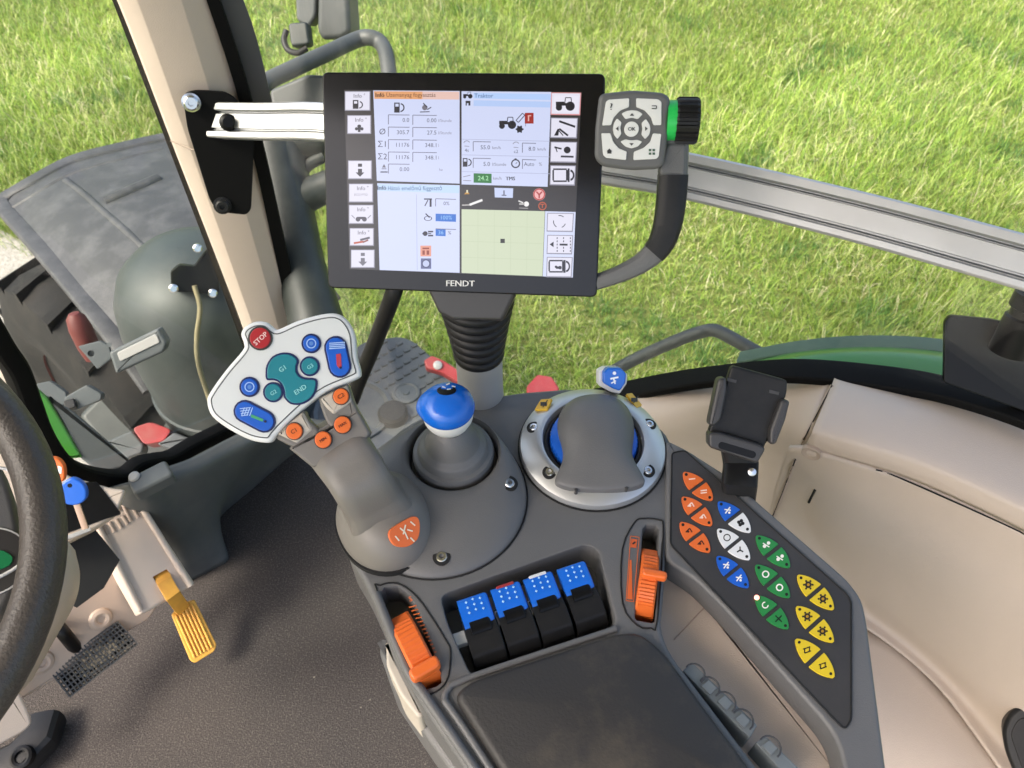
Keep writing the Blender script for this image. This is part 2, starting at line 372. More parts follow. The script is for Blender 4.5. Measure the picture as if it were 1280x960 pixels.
# flat print: faces with their own colour, drawn in photograph pixels on a plane
def lin(c):
    if isinstance(c, str): c = [int(c[i:i+2], 16) for i in (0, 2, 4)]
    return [((v/255+.055)/1.055)**2.4 if v > 10 else v/255/12.92 for v in c]
_tc = {}
def textmesh(s):
    if s not in _tc:
        cu = bpy.data.curves.new('t', 'FONT'); cu.body = s; cu.align_x = 'CENTER'; cu.align_y = 'CENTER'; cu.size = 1; cu.resolution_u = 2
        o = bpy.data.objects.new('t', cu); COL.objects.link(o)
        dg = bpy.context.evaluated_depsgraph_get(); me = bpy.data.meshes.new_from_object(o.evaluated_get(dg))
        _tc[s] = ([(v.co.x, v.co.y) for v in me.vertices], [tuple(p.vertices) for p in me.polygons])
        bpy.data.objects.remove(o); bpy.data.curves.remove(cu); bpy.data.meshes.remove(me)
    return _tc[s]
class Ink:
    def __init__(s, P, base=.0004, step=.00012): s.P = P; s.V = []; s.F = []; s.C = []; s.b = base; s.st = step
    def poly(s, pts, col, L=0):
        i = len(s.V); h = s.b+s.st*L
        q = [s.P.hit(x, y, h) for x, y in pts]
        s.V += q; f = tuple(range(i, i+len(q)))
        nn = (q[1]-q[0]).cross(q[2]-q[0])
        s.F.append(f); s.C.append(lin(col))
    def rect(s, x0, y0, x1, y1, col, L=0): s.poly([(x0, y0), (x0, y1), (x1, y1), (x1, y0)], col, L)
    def line(s, x0, y0, x1, y1, w, col, L=1):
        d = Vector((x1-x0, y1-y0)); n = Vector((-d.y, d.x)).normalized()*w/2
        s.poly([(x0+n.x, y0+n.y), (x1+n.x, y1+n.y), (x1-n.x, y1-n.y), (x0-n.x, y0-n.y)], col, L)
    def frame(s, x0, y0, x1, y1, w, col, L=1):
        s.line(x0, y0, x1, y0, w, col, L); s.line(x0, y1, x1, y1, w, col, L); s.line(x0, y0+w/2, x0, y1-w/2, w, col, L); s.line(x1, y0+w/2, x1, y1-w/2, w, col, L)
    def disc(s, x, y, r, col, L=1, ry=None): s.poly(circ(x, y, r, 20, ry)[::-1], col, L)
    def ring(s, x, y, r, w, col, L=1, a0=0, a1=360, ry=1):
        n = 24; 
        for k in range(n):
            a, b = R(a0+(a1-a0)*k/n), R(a0+(a1-a0)*(k+1)/n)
            s.poly([(x+math.cos(a)*(r-w/2), y+ry*math.sin(a)*(r-w/2)), (x+math.cos(b)*(r-w/2), y+ry*math.sin(b)*(r-w/2)), (x+math.cos(b)*(r+w/2), y+ry*math.sin(b)*(r+w/2)), (x+math.cos(a)*(r+w/2), y+ry*math.sin(a)*(r+w/2))], col, L)
    def text(s, x, y, size, body, col, L=2, rot=0, sx=1, bold=0, align='c'):
        V, F = textmesh(body); c, n = math.cos(R(rot)), math.sin(R(rot)); h = s.b+s.st*L
        if not V: return
        off = 0
        if align == 'l': off = -min(v[0] for v in V)
        if align == 'r': off = -max(v[0] for v in V)
        for dx in ([0, bold] if bold else [0]):
            i = len(s.V)
            for a, b in V:
                a = (a+off)*size*sx+dx; b = -b*size; s.V.append(s.P.hit(x+a*c-b*n, y+a*n+b*c, h+(s.st*.3 if dx else 0)))
            for f in F: s.F.append(tuple(i+k for k in f)); s.C.append(lin(col))
    def build(s, name, parent, mat='ink'):
        # faces turned towards the plane's front
        F = []
        for f in s.F:
            a, b, c = (s.V[k] for k in f[:3]); F.append(f if (b-a).cross(c-a).dot(s.P.n) > 0 else f[::-1])
        o0 = root_of(parent).location; me = bpy.data.meshes.new(name); me.from_pydata([v-o0 for v in s.V], [], F)
        at_ = me.color_attributes.new('ink', 'FLOAT_COLOR', 'CORNER'); data = []
        for f, c in zip(F, s.C): data += [*c, 1]*len(f)
        at_.data.foreach_set('color', data); me.materials.append(MATS[mat])
        o = bpy.data.objects.new(name, me); COL.objects.link(o); o.parent = parent; return o
# ================================================================ ground outside
TF = Vector((-.85, .53, 0)).normalized(); TR = Vector((.53, .85, 0)).normalized()   # tractor forward and right
GZ = -1.40
def ground_mat(name, c1, c2, c3, s1, s2, bump):
    m = bpy.data.materials.new(name); m.use_nodes = True; t = m.node_tree; N = t.nodes; L = t.links; b = N['Principled BSDF']
    tc = N.new('ShaderNodeTexCoord'); b.inputs['Roughness'].default_value = .95; b.inputs['Specular IOR Level'].default_value = .1
    a = N.new('ShaderNodeTexNoise'); a.inputs['Scale'].default_value = s1; a.inputs['Detail'].default_value = 6
    c = N.new('ShaderNodeTexNoise'); c.inputs['Scale'].default_value = s2; c.inputs['Detail'].default_value = 6; c.inputs['Roughness'].default_value = .7
    for n in (a, c): L.new(tc.outputs['Object'], n.inputs['Vector'])
    r1 = N.new('ShaderNodeMix'); r1.data_type = 'RGBA'; r1.inputs['A'].default_value = (*c1, 1); r1.inputs['B'].default_value = (*c2, 1); L.new(a.outputs['Fac'], r1.inputs['Factor'])
    mr = N.new('ShaderNodeMapRange'); mr.inputs['From Min'].default_value = .4; mr.inputs['From Max'].default_value = .65; L.new(c.outputs['Fac'], mr.inputs['Value'])
    r2 = N.new('ShaderNodeMix'); r2.data_type = 'RGBA'; r2.inputs['B'].default_value = (*c3, 1); L.new(mr.outputs['Result'], r2.inputs['Factor']); L.new(r1.outputs['Result'], r2.inputs['A'])
    L.new(r2.outputs['Result'], b.inputs['Base Color'])
    bp = N.new('ShaderNodeBump'); bp.inputs['Strength'].default_value = bump; bp.inputs['Distance'].default_value = .02; L.new(c.outputs['Fac'], bp.inputs['Height']); L.new(bp.outputs['Normal'], b.inputs['Normal'])
    MATS[name] = m
ground_mat('soil', (.085, .13, .020), (.12, .15, .032), (.19, .19, .065), 1.5, 45, .8)
ground_mat('gravel', (.27, .25, .215), (.34, .315, .275), (.43, .405, .36), 3, 45, .9)
struct(mk('ground', [(-150, -150, GZ), (150, -150, GZ), (150, 150, GZ), (-150, 150, GZ)], [(0, 1, 2, 3)], 'soil', org=(0, 0, GZ)))
def edge(s):      # gravel border along the tractor, wandering a little
    return 1.50 + .06*math.sin(s*2.1) + .04*math.sin(s*5.3+1)
pts = [TF*s*1.0 + TR*edge(s) for s in np.arange(-14, 14, .25)]
pv = [Vector((p.x, p.y, GZ+.004)) for p in pts] + [Vector((*(TF*14-TR*4).xy, GZ+.004)), Vector((*(-TF*14-TR*4).xy, GZ+.004))]
struct(mk('gravel_track', pv, [tuple(range(len(pv)))[::-1]], 'gravel', org=(0, 0, GZ+.004)))

def grass():
    rng = np.random.default_rng(3)
    # density falls with distance; the strip the window looks on is fullest
    NB = 340000
    y = 1.6 + 8.0*rng.random(NB*2)**1.25; x = (rng.random(NB*2)-.5)*2*(1.3+.80*y)
    side = TR.x*x+TR.y*y; al = TF.x*x+TF.y*y
    ed = 1.50 + .06*np.sin(al*2.1) + .04*np.sin(al*5.3+1)
    keep = side > ed - .10*rng.random(NB*2)**2 ; x = x[keep][:NB]; y = y[keep][:NB]; n = len(x)
    # tufts: pull blades towards tuft centres
    gx = np.floor(x/.09); gy = np.floor(y/.09)
    hx = np.modf(np.sin(gx*12.9898+gy*78.233)*43758.5453)[0]; hy = np.modf(np.sin(gx*39.346+gy*11.135)*24634.6345)[0]; hz = np.abs(np.modf(np.sin(gx*7.13+gy*51.7)*9631.13)[0])
    cx = (gx+.5+.5*hx)*.09; cy = (gy+.5+.5*hy)*.09
    f = .45*rng.random(n); x = x+(cx-x)*f; y = y+(cy-y)*f
    big = .5+.5*np.sin(x*1.7+1.3*np.sin(y*1.1))*np.sin(y*1.3+.7*np.sin(x*.9))
    ln = (.05+.10*rng.random(n)**1.4)*(.75+.5*hz)*(.8+.35*big); ln = np.where(rng.random(n) < .06, ln*1.7, ln)*(.85+.3*np.clip(np.sin(x*1.13+1.7*np.sin(y*.71+.4))*np.sin(y*1.6), -1, 1)); wd_ = (.0018+.0022*rng.random(n))*(.8+.10*y)
    az = rng.random(n)*2*np.pi + hx*2; lean = .20+1.15*rng.random(n)**.8; 
    dx, dy = np.cos(az), np.sin(az); sx, sy = -dy, dx
    tw = (rng.random(n)-.5)*1.2; sx, sy = sx*np.cos(tw)+dx*np.sin(tw), sy*np.cos(tw)+dy*np.sin(tw)
    V = np.zeros((n, 7, 3), np.float32)
    for k, (t, wk) in enumerate(((0, 1), (.4, .95), (.75, .65))):
        ang = lean*(t*.9+.1); h = ln*t*np.cos(ang*.75); o = ln*t*np.sin(ang)
        V[:, 2*k, 0] = x+dx*o-sx*wd_*wk/2; V[:, 2*k, 1] = y+dy*o-sy*wd_*wk/2; V[:, 2*k, 2] = GZ+h
        V[:, 2*k+1, 0] = x+dx*o+sx*wd_*wk/2; V[:, 2*k+1, 1] = y+dy*o+sy*wd_*wk/2; V[:, 2*k+1, 2] = GZ+h
    o = ln*np.sin(lean); V[:, 6, 0] = x+dx*o; V[:, 6, 1] = y+dy*o; V[:, 6, 2] = GZ+ln*np.cos(lean*.95)
    me = bpy.data.meshes.new('grass'); me.vertices.add(n*7); me.vertices.foreach_set('co', V.reshape(-1))
    base = np.arange(n)[:, None]*7
    q = np.concatenate([base+[0, 1, 3, 2], base+[2, 3, 5, 4], base+[4, 5, 6]], 1).reshape(-1).astype(np.int32)
    me.loops.add(len(q)); me.loops.foreach_set('vertex_index', q); me.polygons.add(n*3)
    st = (np.arange(n)[:, None]*11+[0, 4, 8]).reshape(-1).astype(np.int32)
    me.polygons.foreach_set('loop_start', st)
    me.update(calc_edges=True)
    r = rng.random(n); pal = np.array([(.215, .335, .042), (.33, .43, .075), (.10, .205, .028), (.45, .49, .17), (.64, .58, .36)])
    pt = .5+.5*np.sin(x*3.1+2*np.sin(y*2.3))*np.sin(y*2.7+1.5*np.sin(x*1.9)); pr = np.stack([np.full(n, .30), .28+.1*big, .30-.2*big, .08+.22*pt**2, .04+.16*pt**3], 1); pr /= pr.sum(1, keepdims=True)
    ci = (np.cumsum(pr, 1) < r[:, None]).sum(1).clip(0, 4); wn = np.sin(x*1.13+1.7*np.sin(y*.71+.4))+np.sin(y*1.37+1.3*np.sin(x*.83))+.6*np.sin(x*4.3+y*3.1+np.sin(y*5.2))
    c = pal[ci]*((.75+.5*rng.random(n))*(1+.13*wn))[:, None]; clover = (np.sin(x*2.3+4*np.sin(y*1.9))*np.sin(y*2.9+3*np.sin(x*1.7)) > .72) & (rng.random(n) < .6)
    c[clover] = np.array((.085, .19, .035))*(.8+.4*rng.random(clover.sum()))[:, None]
    cc = np.ones((n, 7, 4), np.float32); cc[:, :, :3] = c[:, None, :]
    a = me.color_attributes.new('ink', 'FLOAT_COLOR', 'POINT'); a.data.foreach_set('color', cc.reshape(-1))
    m = bpy.data.materials.new('grass_blade'); m.use_nodes = True; t = m.node_tree; N = t.nodes; L = t.links
    b = N['Principled BSDF']; b.inputs['Roughness'].default_value = .42; b.inputs['Specular IOR Level'].default_value = .4
    vc = N.new('ShaderNodeVertexColor'); vc.layer_name = 'ink'; L.new(vc.outputs[0], b.inputs['Base Color'])
    tr = N.new('ShaderNodeBsdfTranslucent'); L.new(vc.outputs[0], tr.inputs[0])
    mx = N.new('ShaderNodeMixShader'); mx.inputs[0].default_value = .35; L.new(b.outputs[0], mx.inputs[1]); L.new(tr.outputs[0], mx.inputs[2]); L.new(mx.outputs[0], N['Material Output'].inputs[0])
    me.materials.append(m); o = bpy.data.objects.new('grass', me); COL.objects.link(o)
    o['kind'] = 'stuff'; tag(o, 'sunlit short meadow grass outside the cab windows', 'grass')
grass()

# ================================================================ cab shell
WIN = Plane((-.42, 1.15, 0), TR, -TF)          # right-hand window
WSH = Plane((-.47, 1.05, 0), TF, TR)           # windscreen
fl = [(-1.25, -.25), (.62, -.25), (.62, .30), (.35, .60), (-.05, .83), (-.40, 1.03), (-.62, .99), (-1.25, .30)]
struct(mk('floor', [Vector((x, y, 0)) for x, y in fl] + [Vector((x, y, -.05)) for x, y in fl],
   [tuple(range(8)), tuple(range(8, 16))[::-1]] + [(i, i+8, (i+1) % 8+8, (i+1) % 8) for i in range(8)], 'carpet', org=(0, 0, 0)))

# unseen overhead slab, added to darken the cab against the bright grass
rc = Vector((-.10, .15, 1.88)); RP_ = Plane(rc, (0, 0, -1), TF)
M('shade_roof_liner', (.36, .33, .30), .8, bump=.3, bscale=300)
struct(plate('shade_roof', 'shade_roof_liner', None, RP_, rnd([(-.95, -.95), (1.05, -.95), (1.05, .92), (-.95, .92)], .15), .16, .03, 3))
# ================================================================ touch-screen terminal
MON = Plane((-.046, .5815, 1.002), (-.116, -.835, .538), (.208, -.022, .010))
mon = thing('display_terminal', 'large black touchscreen terminal showing tractor menus, on its column in front of the window', 'monitor', MON.hit(590, 372))
PX = 949/.72
body = MON.pl([(402, 90), (757, 92), (746, 372), (410, 360)])
plate('housing', 'gloss_black', mon, MON, rnd(body, .006), .032, .0016, 3)
# back shell a little smaller
plate('back_shell', 'rubber', mon, MON, rnd(inset(body, .018), .012), .030, .006, 4, h=-.031)
scr = plate('screen', 'gloss_black', mon, MON, MON.pl([(430, 111), (728, 114.5), (717, 348.5), (436.5, 337)]), .0006, .0001, 1, h=.0004)
# the picture is drawn in an upright 300 x 236 box mapped to the screen's four corners
TLc, TRc, BRc, BLc = (430, 112), (727, 115), (716, 347.5), (437, 336.5)
class Shot(Ink):
    pass
I = Shot(MON, .0006, .00010)
def sc(x, y): return x, y
BGc, DK, BT = 'c3cae6', '3a3632', 'd6d4e2'
def band(x0, y0, x1, y1, c, L): I.poly([(x0, y0), (x0, y1), (x1, y1), (x1, y0)], c, L)
I.poly([(430, 112), (437, 336.5), (716, 347.5), (727, 115)], '302c2a', 0)
# left menu column with white keys
keys = [(431, 114, 463, 138.5), (434, 144, 464, 167.5), None, (435, 200.5, 465, 224), (436, 229.5, 466.5, 253), (436, 256, 467, 280), (437, 285, 467.5, 307.5), (438.5, 312, 468.5, 335)]
for i, k in enumerate(keys):
    if not k: continue
    x0, y0, x1, y1 = k; I.rect(x0, y0, x1, y1, '8d8b99', 1); I.rect(x0+.8, y0+.8, x1-1.2, y1-1.2, BT, 2)
    cx = (x0+x1)/2
    if i not in (3, 7): I.text(cx, y0+6, 7, 'Info', '4a4750', 4); I.text(cx+8.5, y0+4, 4.5, '+', '4a4750', 4)
    if i == 0:
        I.rect(cx-6, y0+11, cx+1, y0+22, '25232a', 4); I.rect(cx-4.5, y0+12.5, cx-.5, y0+15.5, BT, 5); I.ring(cx+2, y0+17, 4, 1.4, '25232a', 4, -80, 90)
    if i == 1:
        I.disc(cx, y0+14, 2.4, '25232a', 4); I.disc(cx-3.4, y0+17, 2, '25232a', 4); I.disc(cx+3.4, y0+17, 2, '25232a', 5); I.rect(cx-1.6, y0+15, cx+1.6, y0+21, '25232a', 6)
    if i in (3, 7):
        g = '2b2930' if i == 3 else '6a6872'
        I.rect(cx-2.5, y0+4, cx+2.5, y0+8, g, 4); I.rect(cx-2.5, y0+10.5, cx+2.5, y0+15, g, 4); I.poly([(cx-5.5, y0+15), (cx, y0+20.5), (cx+5.5, y0+15)], g, 4)
    if i == 4: I.text(cx, y0+14, 4, 'ECO PTO', '77757f', 4)
    if i == 5:
        I.disc(cx-4, y0+18, 3, '4b4852', 4); I.disc(cx+4, y0+18, 3, '4b4852', 4); I.rect(cx-4, y0+15, cx+3, y0+18, '4b4852', 5); I.line(cx-12, y0+13, cx-8, y0+17, 1, '77757f', 4); I.line(cx+12, y0+13, cx+8, y0+17, 1, '77757f', 4)
    if i == 6:
        I.line(cx-10, y0+19, cx+2, y0+17, 2.4, 'b4533a', 4); I.line(cx-2, y0+15, cx+10, y0+12, 2.6, '55525c', 4); I.line(cx+1, y0+18, cx+8, y0+15, 2, '8a4a3e', 5)
# three big panes
I.poly([(466.5, 113), (471, 226), (574.5, 229.5), (574.5, 113.8)], BGc, 1)
I.poly([(471.5, 229), (474.5, 337.5), (574.5, 341), (574.5, 231.5)], 'c6cdea', 1)
I.poly([(577, 114), (577, 230.5), (684.5, 233.5), (689, 115)], BGc, 1)
I.poly([(577, 261.5), (577, 341.2), (678, 345.3), (681, 264)], 'c2cbae', 1)
I.poly([(681.5, 264), (678.5, 345.5), (716, 347), (719.5, 265)], 'c9cfe8', 1)
for k in range(1, 5): I.line(577+k*20.5, 262.3+k*.5, 577+k*20.3, 341.5+k*.7, .5, 'b6c0a2', 2)
for k in range(1, 4): I.line(577, 261.5+k*20, 680-k*.7, 264+k*20.3, .5, 'b6c0a2', 3)
# top-left pane
I.poly([(467.5, 114), (468, 123.5), (574, 124.5), (574, 114.6)], 'd9b7ac', 2); I.poly([(467.5, 114), (468, 123.5), (528, 124), (528, 114.3)], 'd89a68', 3)
I.text(474.5, 119, 7.5, 'Infó', '3a2018', 5, bold=.5); I.text(483, 118.8, 7.5, 'Üzemanyag fogyasztás', '4a2a1c', 5, sx=.93, align='l')
def pump(x, y, s, c='25232a', bgc=BGc):
    I.rect(x-5*s, y-6*s, x+1.5*s, y+6*s, c, 4); I.rect(x-3.6*s, y-4.6*s, x+.2*s, y-1.2*s, bgc, 5); I.ring(x+2*s, y, 4.6*s, 1.5*s, c, 4, -80, 85)
pump(498, 134.5, 1.05)
I.line(525, 140, 537, 139.6, 1.2, '45424c', 4); I.disc(531, 134.5, 3.4, '6c6973', 4); I.line(529, 129, 534, 134, 1.4, '35323a', 5); I.line(534, 137, 539, 134, 1.2, '35323a', 5)
rows = [(143.5, '', '0.0', '0.00', 'l/Stunde'), (158.8, 'Ø', '305.7', '27.5', 'l/Stunde'), (174.5, 'Σ1', '11176', '348.1', 'l'), (190, 'Σ2', '11176', '348.1', 'l'), (205, '', '0.00', '', '')]
for y, a, b, c, u in rows:
    I.line(485.5, y+12, 485.5, y, .9, '6d6b7c', 3); I.line(485.5, y, 512, y+.3, .9, '6d6b7c', 4)
    I.text(511.5, y+6.8, 7.2, b, '56535f', 4, align='r')
    if c:
        I.line(516, y+12.5, 516, y+.4, .9, '6d6b7c', 3); I.line(516, y+.4, 546, y+.8, .9, '6d6b7c', 4); I.text(545.5, y+7.2, 7.2, c, '56535f', 4, align='r'); I.text(548, y+7.4, 5.2, u, '82808f', 4, align='l')
    if a: I.text(478, y+6, 10.5, a, '3c3a44', 4)
I.line(475.5, 215, 484.5, 215, 1.5, '3c3a44', 4); I.line(477, 211, 483, 211, 1, '6a6873', 4); I.poly([(480, 205), (477.5, 209.5), (482.5, 209.5)], '6a6873', 4)
I.text(551, 212, 5, 'ha', '82808f', 4)
# bottom-left pane
I.poly([(472, 230), (472.3, 238.5), (574, 241.5), (574, 232)], 'b6cdea', 2)
I.text(477, 235, 7.5, 'Infó', '1f3350', 4, bold=.4); I.text(485, 235.5, 7.5, 'Hátsó emelőmű függesztő', '3b5a80', 4, sx=.85, align='l')
I.line(520.5, 243, 521.5, 338, .7, 'a9b0c8', 2)
I.rect(537, 248.5, 539.5, 258.5, '2a2830', 4); I.rect(530, 248, 540, 249.6, '2a2830', 5); I.line(531, 257.5, 535, 250, 1.4, '55525c', 4)
I.line(544.5, 258, 544.5, 248.4, .9, '6d6b7c', 3); I.line(544.5, 248.4, 570, 249.2, .9, '6d6b7c', 4); I.text(558, 254.5, 6.6, '0%', '56535f', 4)
I.ring(535, 273, 4.5, 1.2, '4a4852', 4, ry=.6); I.line(532, 267, 537, 272, 1.5, '2a2830', 5)
I.poly([(544.5, 267), (544.5, 276.5), (570, 277.3), (570, 267.8)], '2a6ac0', 3); I.text(557.5, 272.2, 7, '100%', '8fbdf0', 5)
I.disc(531.5, 292, 3, '2a2830', 4); I.rect(528, 291, 534, 293, '2a2830', 5); I.rect(535, 288.5, 541.5, 290.5, '3b3942', 4); I.rect(535, 293.5, 541.5, 295.5, '3b3942', 4); I.rect(535, 291.4, 539, 292.6, '3b3942', 4)
I.poly([(544.5, 286), (544.5, 294.8), (557, 295.3), (557, 286.4)], '2a6ac0', 3); I.line(544.5, 286, 570, 286.8, .9, '6d6b7c', 4); I.text(551, 290.8, 7, '36', '8fbdf0', 5); I.text(562, 291.2, 6.5, '%', '56535f', 4)
I.rect(525.5, 307, 539, 320.5, 'd9957f', 3); I.rect(528, 309.5, 536.5, 311.5, '8c3d2c', 4); I.rect(528, 313, 531, 318.5, '8c3d2c', 4); I.rect(533.2, 313, 536.5, 318.5, '8c3d2c', 4)
I.rect(526, 323, 539, 336, '5d6288', 3); I.disc(532.5, 329.5, 4.6, 'b6bede', 4); I.ring(532.5, 329.5, 4.6, 1, '34385a', 5)
# top-right pane
I.poly([(592, 116), (592, 123), (688.5, 125), (688.8, 117.5)], 'a9c2ea', 2); I.poly([(592, 125.2), (592, 132.5), (688, 134.5), (688.4, 127)], 'aabfe6', 2)
I.text(593, 119.8, 7.4, 'Traktor', '34507c', 4, align='l')
def trac(x, y, s, c='1b191e', bgc=BGc, L=4):
    I.disc(x-6.5*s, y+3*s, 3.6*s, c, L); I.disc(x+6*s, y+1.5*s, 5.2*s, c, L); I.rect(x-10*s, y-3.5*s, x-.5*s, y+1*s, c, L+1); I.rect(x-1*s, y-2*s, x+6*s, y+1*s, c, L+1)
    I.line(x, y-2*s, x+.8*s, y-8*s, 1*s, c, L); I.line(x+.8*s, y-8*s, x+7*s, y-8*s, 1*s, c, L); I.line(x+7*s, y-8*s, x+7.5*s, y-2*s, 1*s, c, L)
trac(584.5, 119.5, .55); I.rect(582, 126, 588, 132, '2d2b33', 4); I.rect(583.5, 129, 585.5, 132, BGc, 5)
trac(634, 154.5, 1.0); I.disc(649.5, 161.5, 3.8, '1b191e', 4)
for k in range(6): I.disc(649.5+4*math.cos(k*1.047), 161.5+4*math.sin(k*1.047), 1.1, '1b191e', 5)
I.line(645, 150.5, 653, 141.5, 1, '3a3842', 4); I.line(648, 153, 656, 144, 1, '3a3842', 4); I.line(645, 150.5, 648, 153, 1, '3a3842', 5); I.line(653, 141.5, 656, 144, 1, '3a3842', 5); I.line(657, 143, 657, 158, .7, '77747f', 4)
I.rect(656, 141, 667, 154.5, '96241c', 5); I.rect(659.8, 144, 661.5, 151.5, 'd8a49a', 6); I.rect(659.8, 144, 664, 145.3, 'd8a49a', 6)
for y in (174, 193.5, 214.5): I.line(577.5, y, 687, y+2.6, .7, 'a6abc6', 2)
def ctl(x, y, s): I.ring(x, y, 4, .9, '85838f', 4, 200, 330); I.text(x, y+8, 6, s, '4d4b57', 4); I.line(x-3, y+2.5, x+3, y+3, .8, '85838f', 4)
ctl(583.5, 180, '4s'); ctl(645, 181.5, 'c2')
for x, y, t, u in ((591.5, 177, '55.0', 'km/h'), (653, 178.8, '8.0', 'km/h'), (591.5, 197.8, '5.0', 'l/Stunde')):
    I.line(x, y+12, x, y, .9, '6d6b7c', 3); I.line(x, y, x+22 if x < 600 else x+17, y+.4, .9, '6d6b7c', 4); I.text(x+21 if x < 600 else x+16, y+7.4, 7.2, t, '46434f', 4, align='r'); I.text(x+24 if x < 600 else x+19, y+7.8, 5.4, u, '6f6d7a', 4, align='l')
pump(583, 203, .9); I.ring(644.5, 204.5, 4.9, 1.6, '38353f', 4); I.rect(643.3, 198, 645.7, 200.2, '38353f', 5); I.line(644.5, 204.5, 646.5, 203, .8, '38353f', 5)
I.line(653, 211, 653, 199.3, .9, '6d6b7c', 3); I.line(653, 199.3, 670, 200, .9, '6d6b7c', 4); I.text(655, 205.3, 7, 'Auto', '4d4b57', 4, align='l', sx=.9); I.text(675.5, 205.4, 6, '%', '6f6d7a', 4)
I.line(579, 221, 588, 219, .9, '85838f', 4); I.line(579, 225.5, 589, 226, .9, '85838f', 4)
I.poly([(592, 216.5), (592, 228.3), (614.5, 229), (614.5, 217.2)], '1e6e2c', 4); I.text(604, 223, 8, '24.2', 'a8e6ac', 6); I.text(616.5, 223, 5.4, 'km/h', '6f6d7a', 4, align='l'); I.text(632, 223.4, 6.4, 'TMS', '2c2a33', 4, align='l', bold=.4)
# dark strip
I.poly([(618, 234.7), (618.5, 246.7), (641, 247.4), (641.5, 235.4)], 'bcc6e4', 3); I.line(630, 238, 630, 244.5, 1.5, '4a4756', 5); I.line(627, 244, 633, 244.2, 1.2, '4a4756', 5)
I.poly([(580, 243), (584, 238.5), (587, 242.5)], 'b98832', 3); I.rect(583, 237.5, 585, 241, 'd8d0b0', 4)
I.line(577.5, 256.5, 590, 256, 1.4, 'b8b4b0', 3); I.line(587, 256, 603, 250, 2.8, 'e6e4e2', 4)
I.line(648, 251, 654, 253.5, 1.6, 'd8d6d4', 3); I.disc(658, 255, 3.2, 'e6e4e2', 3); I.rect(649, 254, 656, 256, 'b0adaa', 4); I.line(649, 260, 660, 260.4, 1, '9a9794', 3)
I.disc(674, 243, 7.6, 'e2a9a7', 3); I.ring(674, 243, 6.6, 1.5, 'b03532', 4); I.line(670.5, 239.5, 674, 243.5, 1.8, '9c2c2a', 5); I.line(677.5, 239.5, 674, 243.5, 1.8, '9c2c2a', 5); I.line(674, 243, 674, 248, 1.8, '9c2c2a', 6)
I.ring(678, 257.5, 4.6, 1.3, 'b5512a', 3); I.line(678, 255, 678, 260, 1.3, 'b5512a', 4); I.line(675.5, 255.5, 680.5, 255.5, 1.2, 'b5512a', 5)
I.rect(625.5, 298.5, 631, 303.8, '26271f', 4)
# right-hand keys
def key(x0, y0, x1, y1, bc='8d8b99'):
    I.poly([(x0, y0), (x0-.8, y1), (x1-1.4, y1+.6), (x1, y0+.4)], bc, 3); I.poly([(x0+1, y0+1), (x0+.3, y1-1.4), (x1-2.6, y1-1), (x1-1.2, y0+1.4)], BT, 4)
key(689, 115.5, 726.5, 143.5, 'cf8f90'); I.poly([(692.5, 119), (692, 140), (722.5, 141), (723.5, 119.8)], 'dcd9e6', 5); trac(706, 131, 1.12, bgc=BT, L=6)
key(688.5, 147, 722.5, 172.5); I.line(699, 151.5, 719, 158.5, 2.6, '1f1d23', 6); I.poly([(692.5, 169.5), (697, 161), (699, 161), (698, 169.5)], '1f1d23', 6); I.line(699, 161, 710, 169.5, 2.4, '1f1d23', 7); I.line(697, 161.5, 704, 169.5, 1.3, '1f1d23', 6)
key(688.2, 177, 721.5, 203); I.line(693, 184, 702, 186, 2, '1f1d23', 6); I.line(694, 183, 696.5, 190, 1.2, '1f1d23', 7); I.disc(709, 187.5, 4.3, '1f1d23', 6); I.line(701, 195.5, 717, 196, 2.4, '3d3b44', 6)
key(687.8, 206.5, 720, 231.5); I.frame(691.5, 211.5, 708.5, 226.5, 2, '26242b', 6); I.rect(709.5, 210.5, 712, 227.5, '26242b', 6); I.ring(713, 219, 4, 2, '26242b', 7, -90, 90, ry=1.4)
key(684, 266, 717.5, 289.5); I.ring(699.5, 277, 7.6, 1, '33313a', 6, 20, 70); I.ring(699.5, 277, 7.6, 1, '33313a', 6, 120, 190); I.ring(699.5, 277, 7.6, 1, '33313a', 6, 260, 310)
key(684, 293.5, 716.5, 317.5); I.poly([(692, 302), (687, 305.5), (692, 309)], '26242b', 6); 
for x in (696.5, 704.5, 713):
    for k in range(5): I.line(x, 296.5+k*4, x-.1, 298.8+k*4, 1.1, '33313a', 6)
I.line(699.5, 305.7, 709.5, 305.9, 2.4, '1f1d23', 7)
key(683.5, 321, 716, 346.5); I.frame(686.5, 325.8, 703.5, 339.8, 1.9, '26242b', 6); I.rect(704, 325, 707, 341, '26242b', 6); I.ring(707.5, 333, 4.2, 1.8, '26242b', 7, -90, 90, ry=1.4); I.disc(695, 333.5, 1.6, '26242b', 6); I.disc(700, 334.5, 2.2, '26242b', 6); I.rect(695, 333, 702, 336, '26242b', 7)
I.build('screen_image', scr, 'screen_light')
# maker's lettering on the lower rim
L_ = Ink(MON, .0003, .0001); L_.text(575, 354.6, 10.5, 'FENDT', 'd5d4d2', 1, rot=.8, sx=1.12, bold=.5); L_.build('maker_lettering', mon)
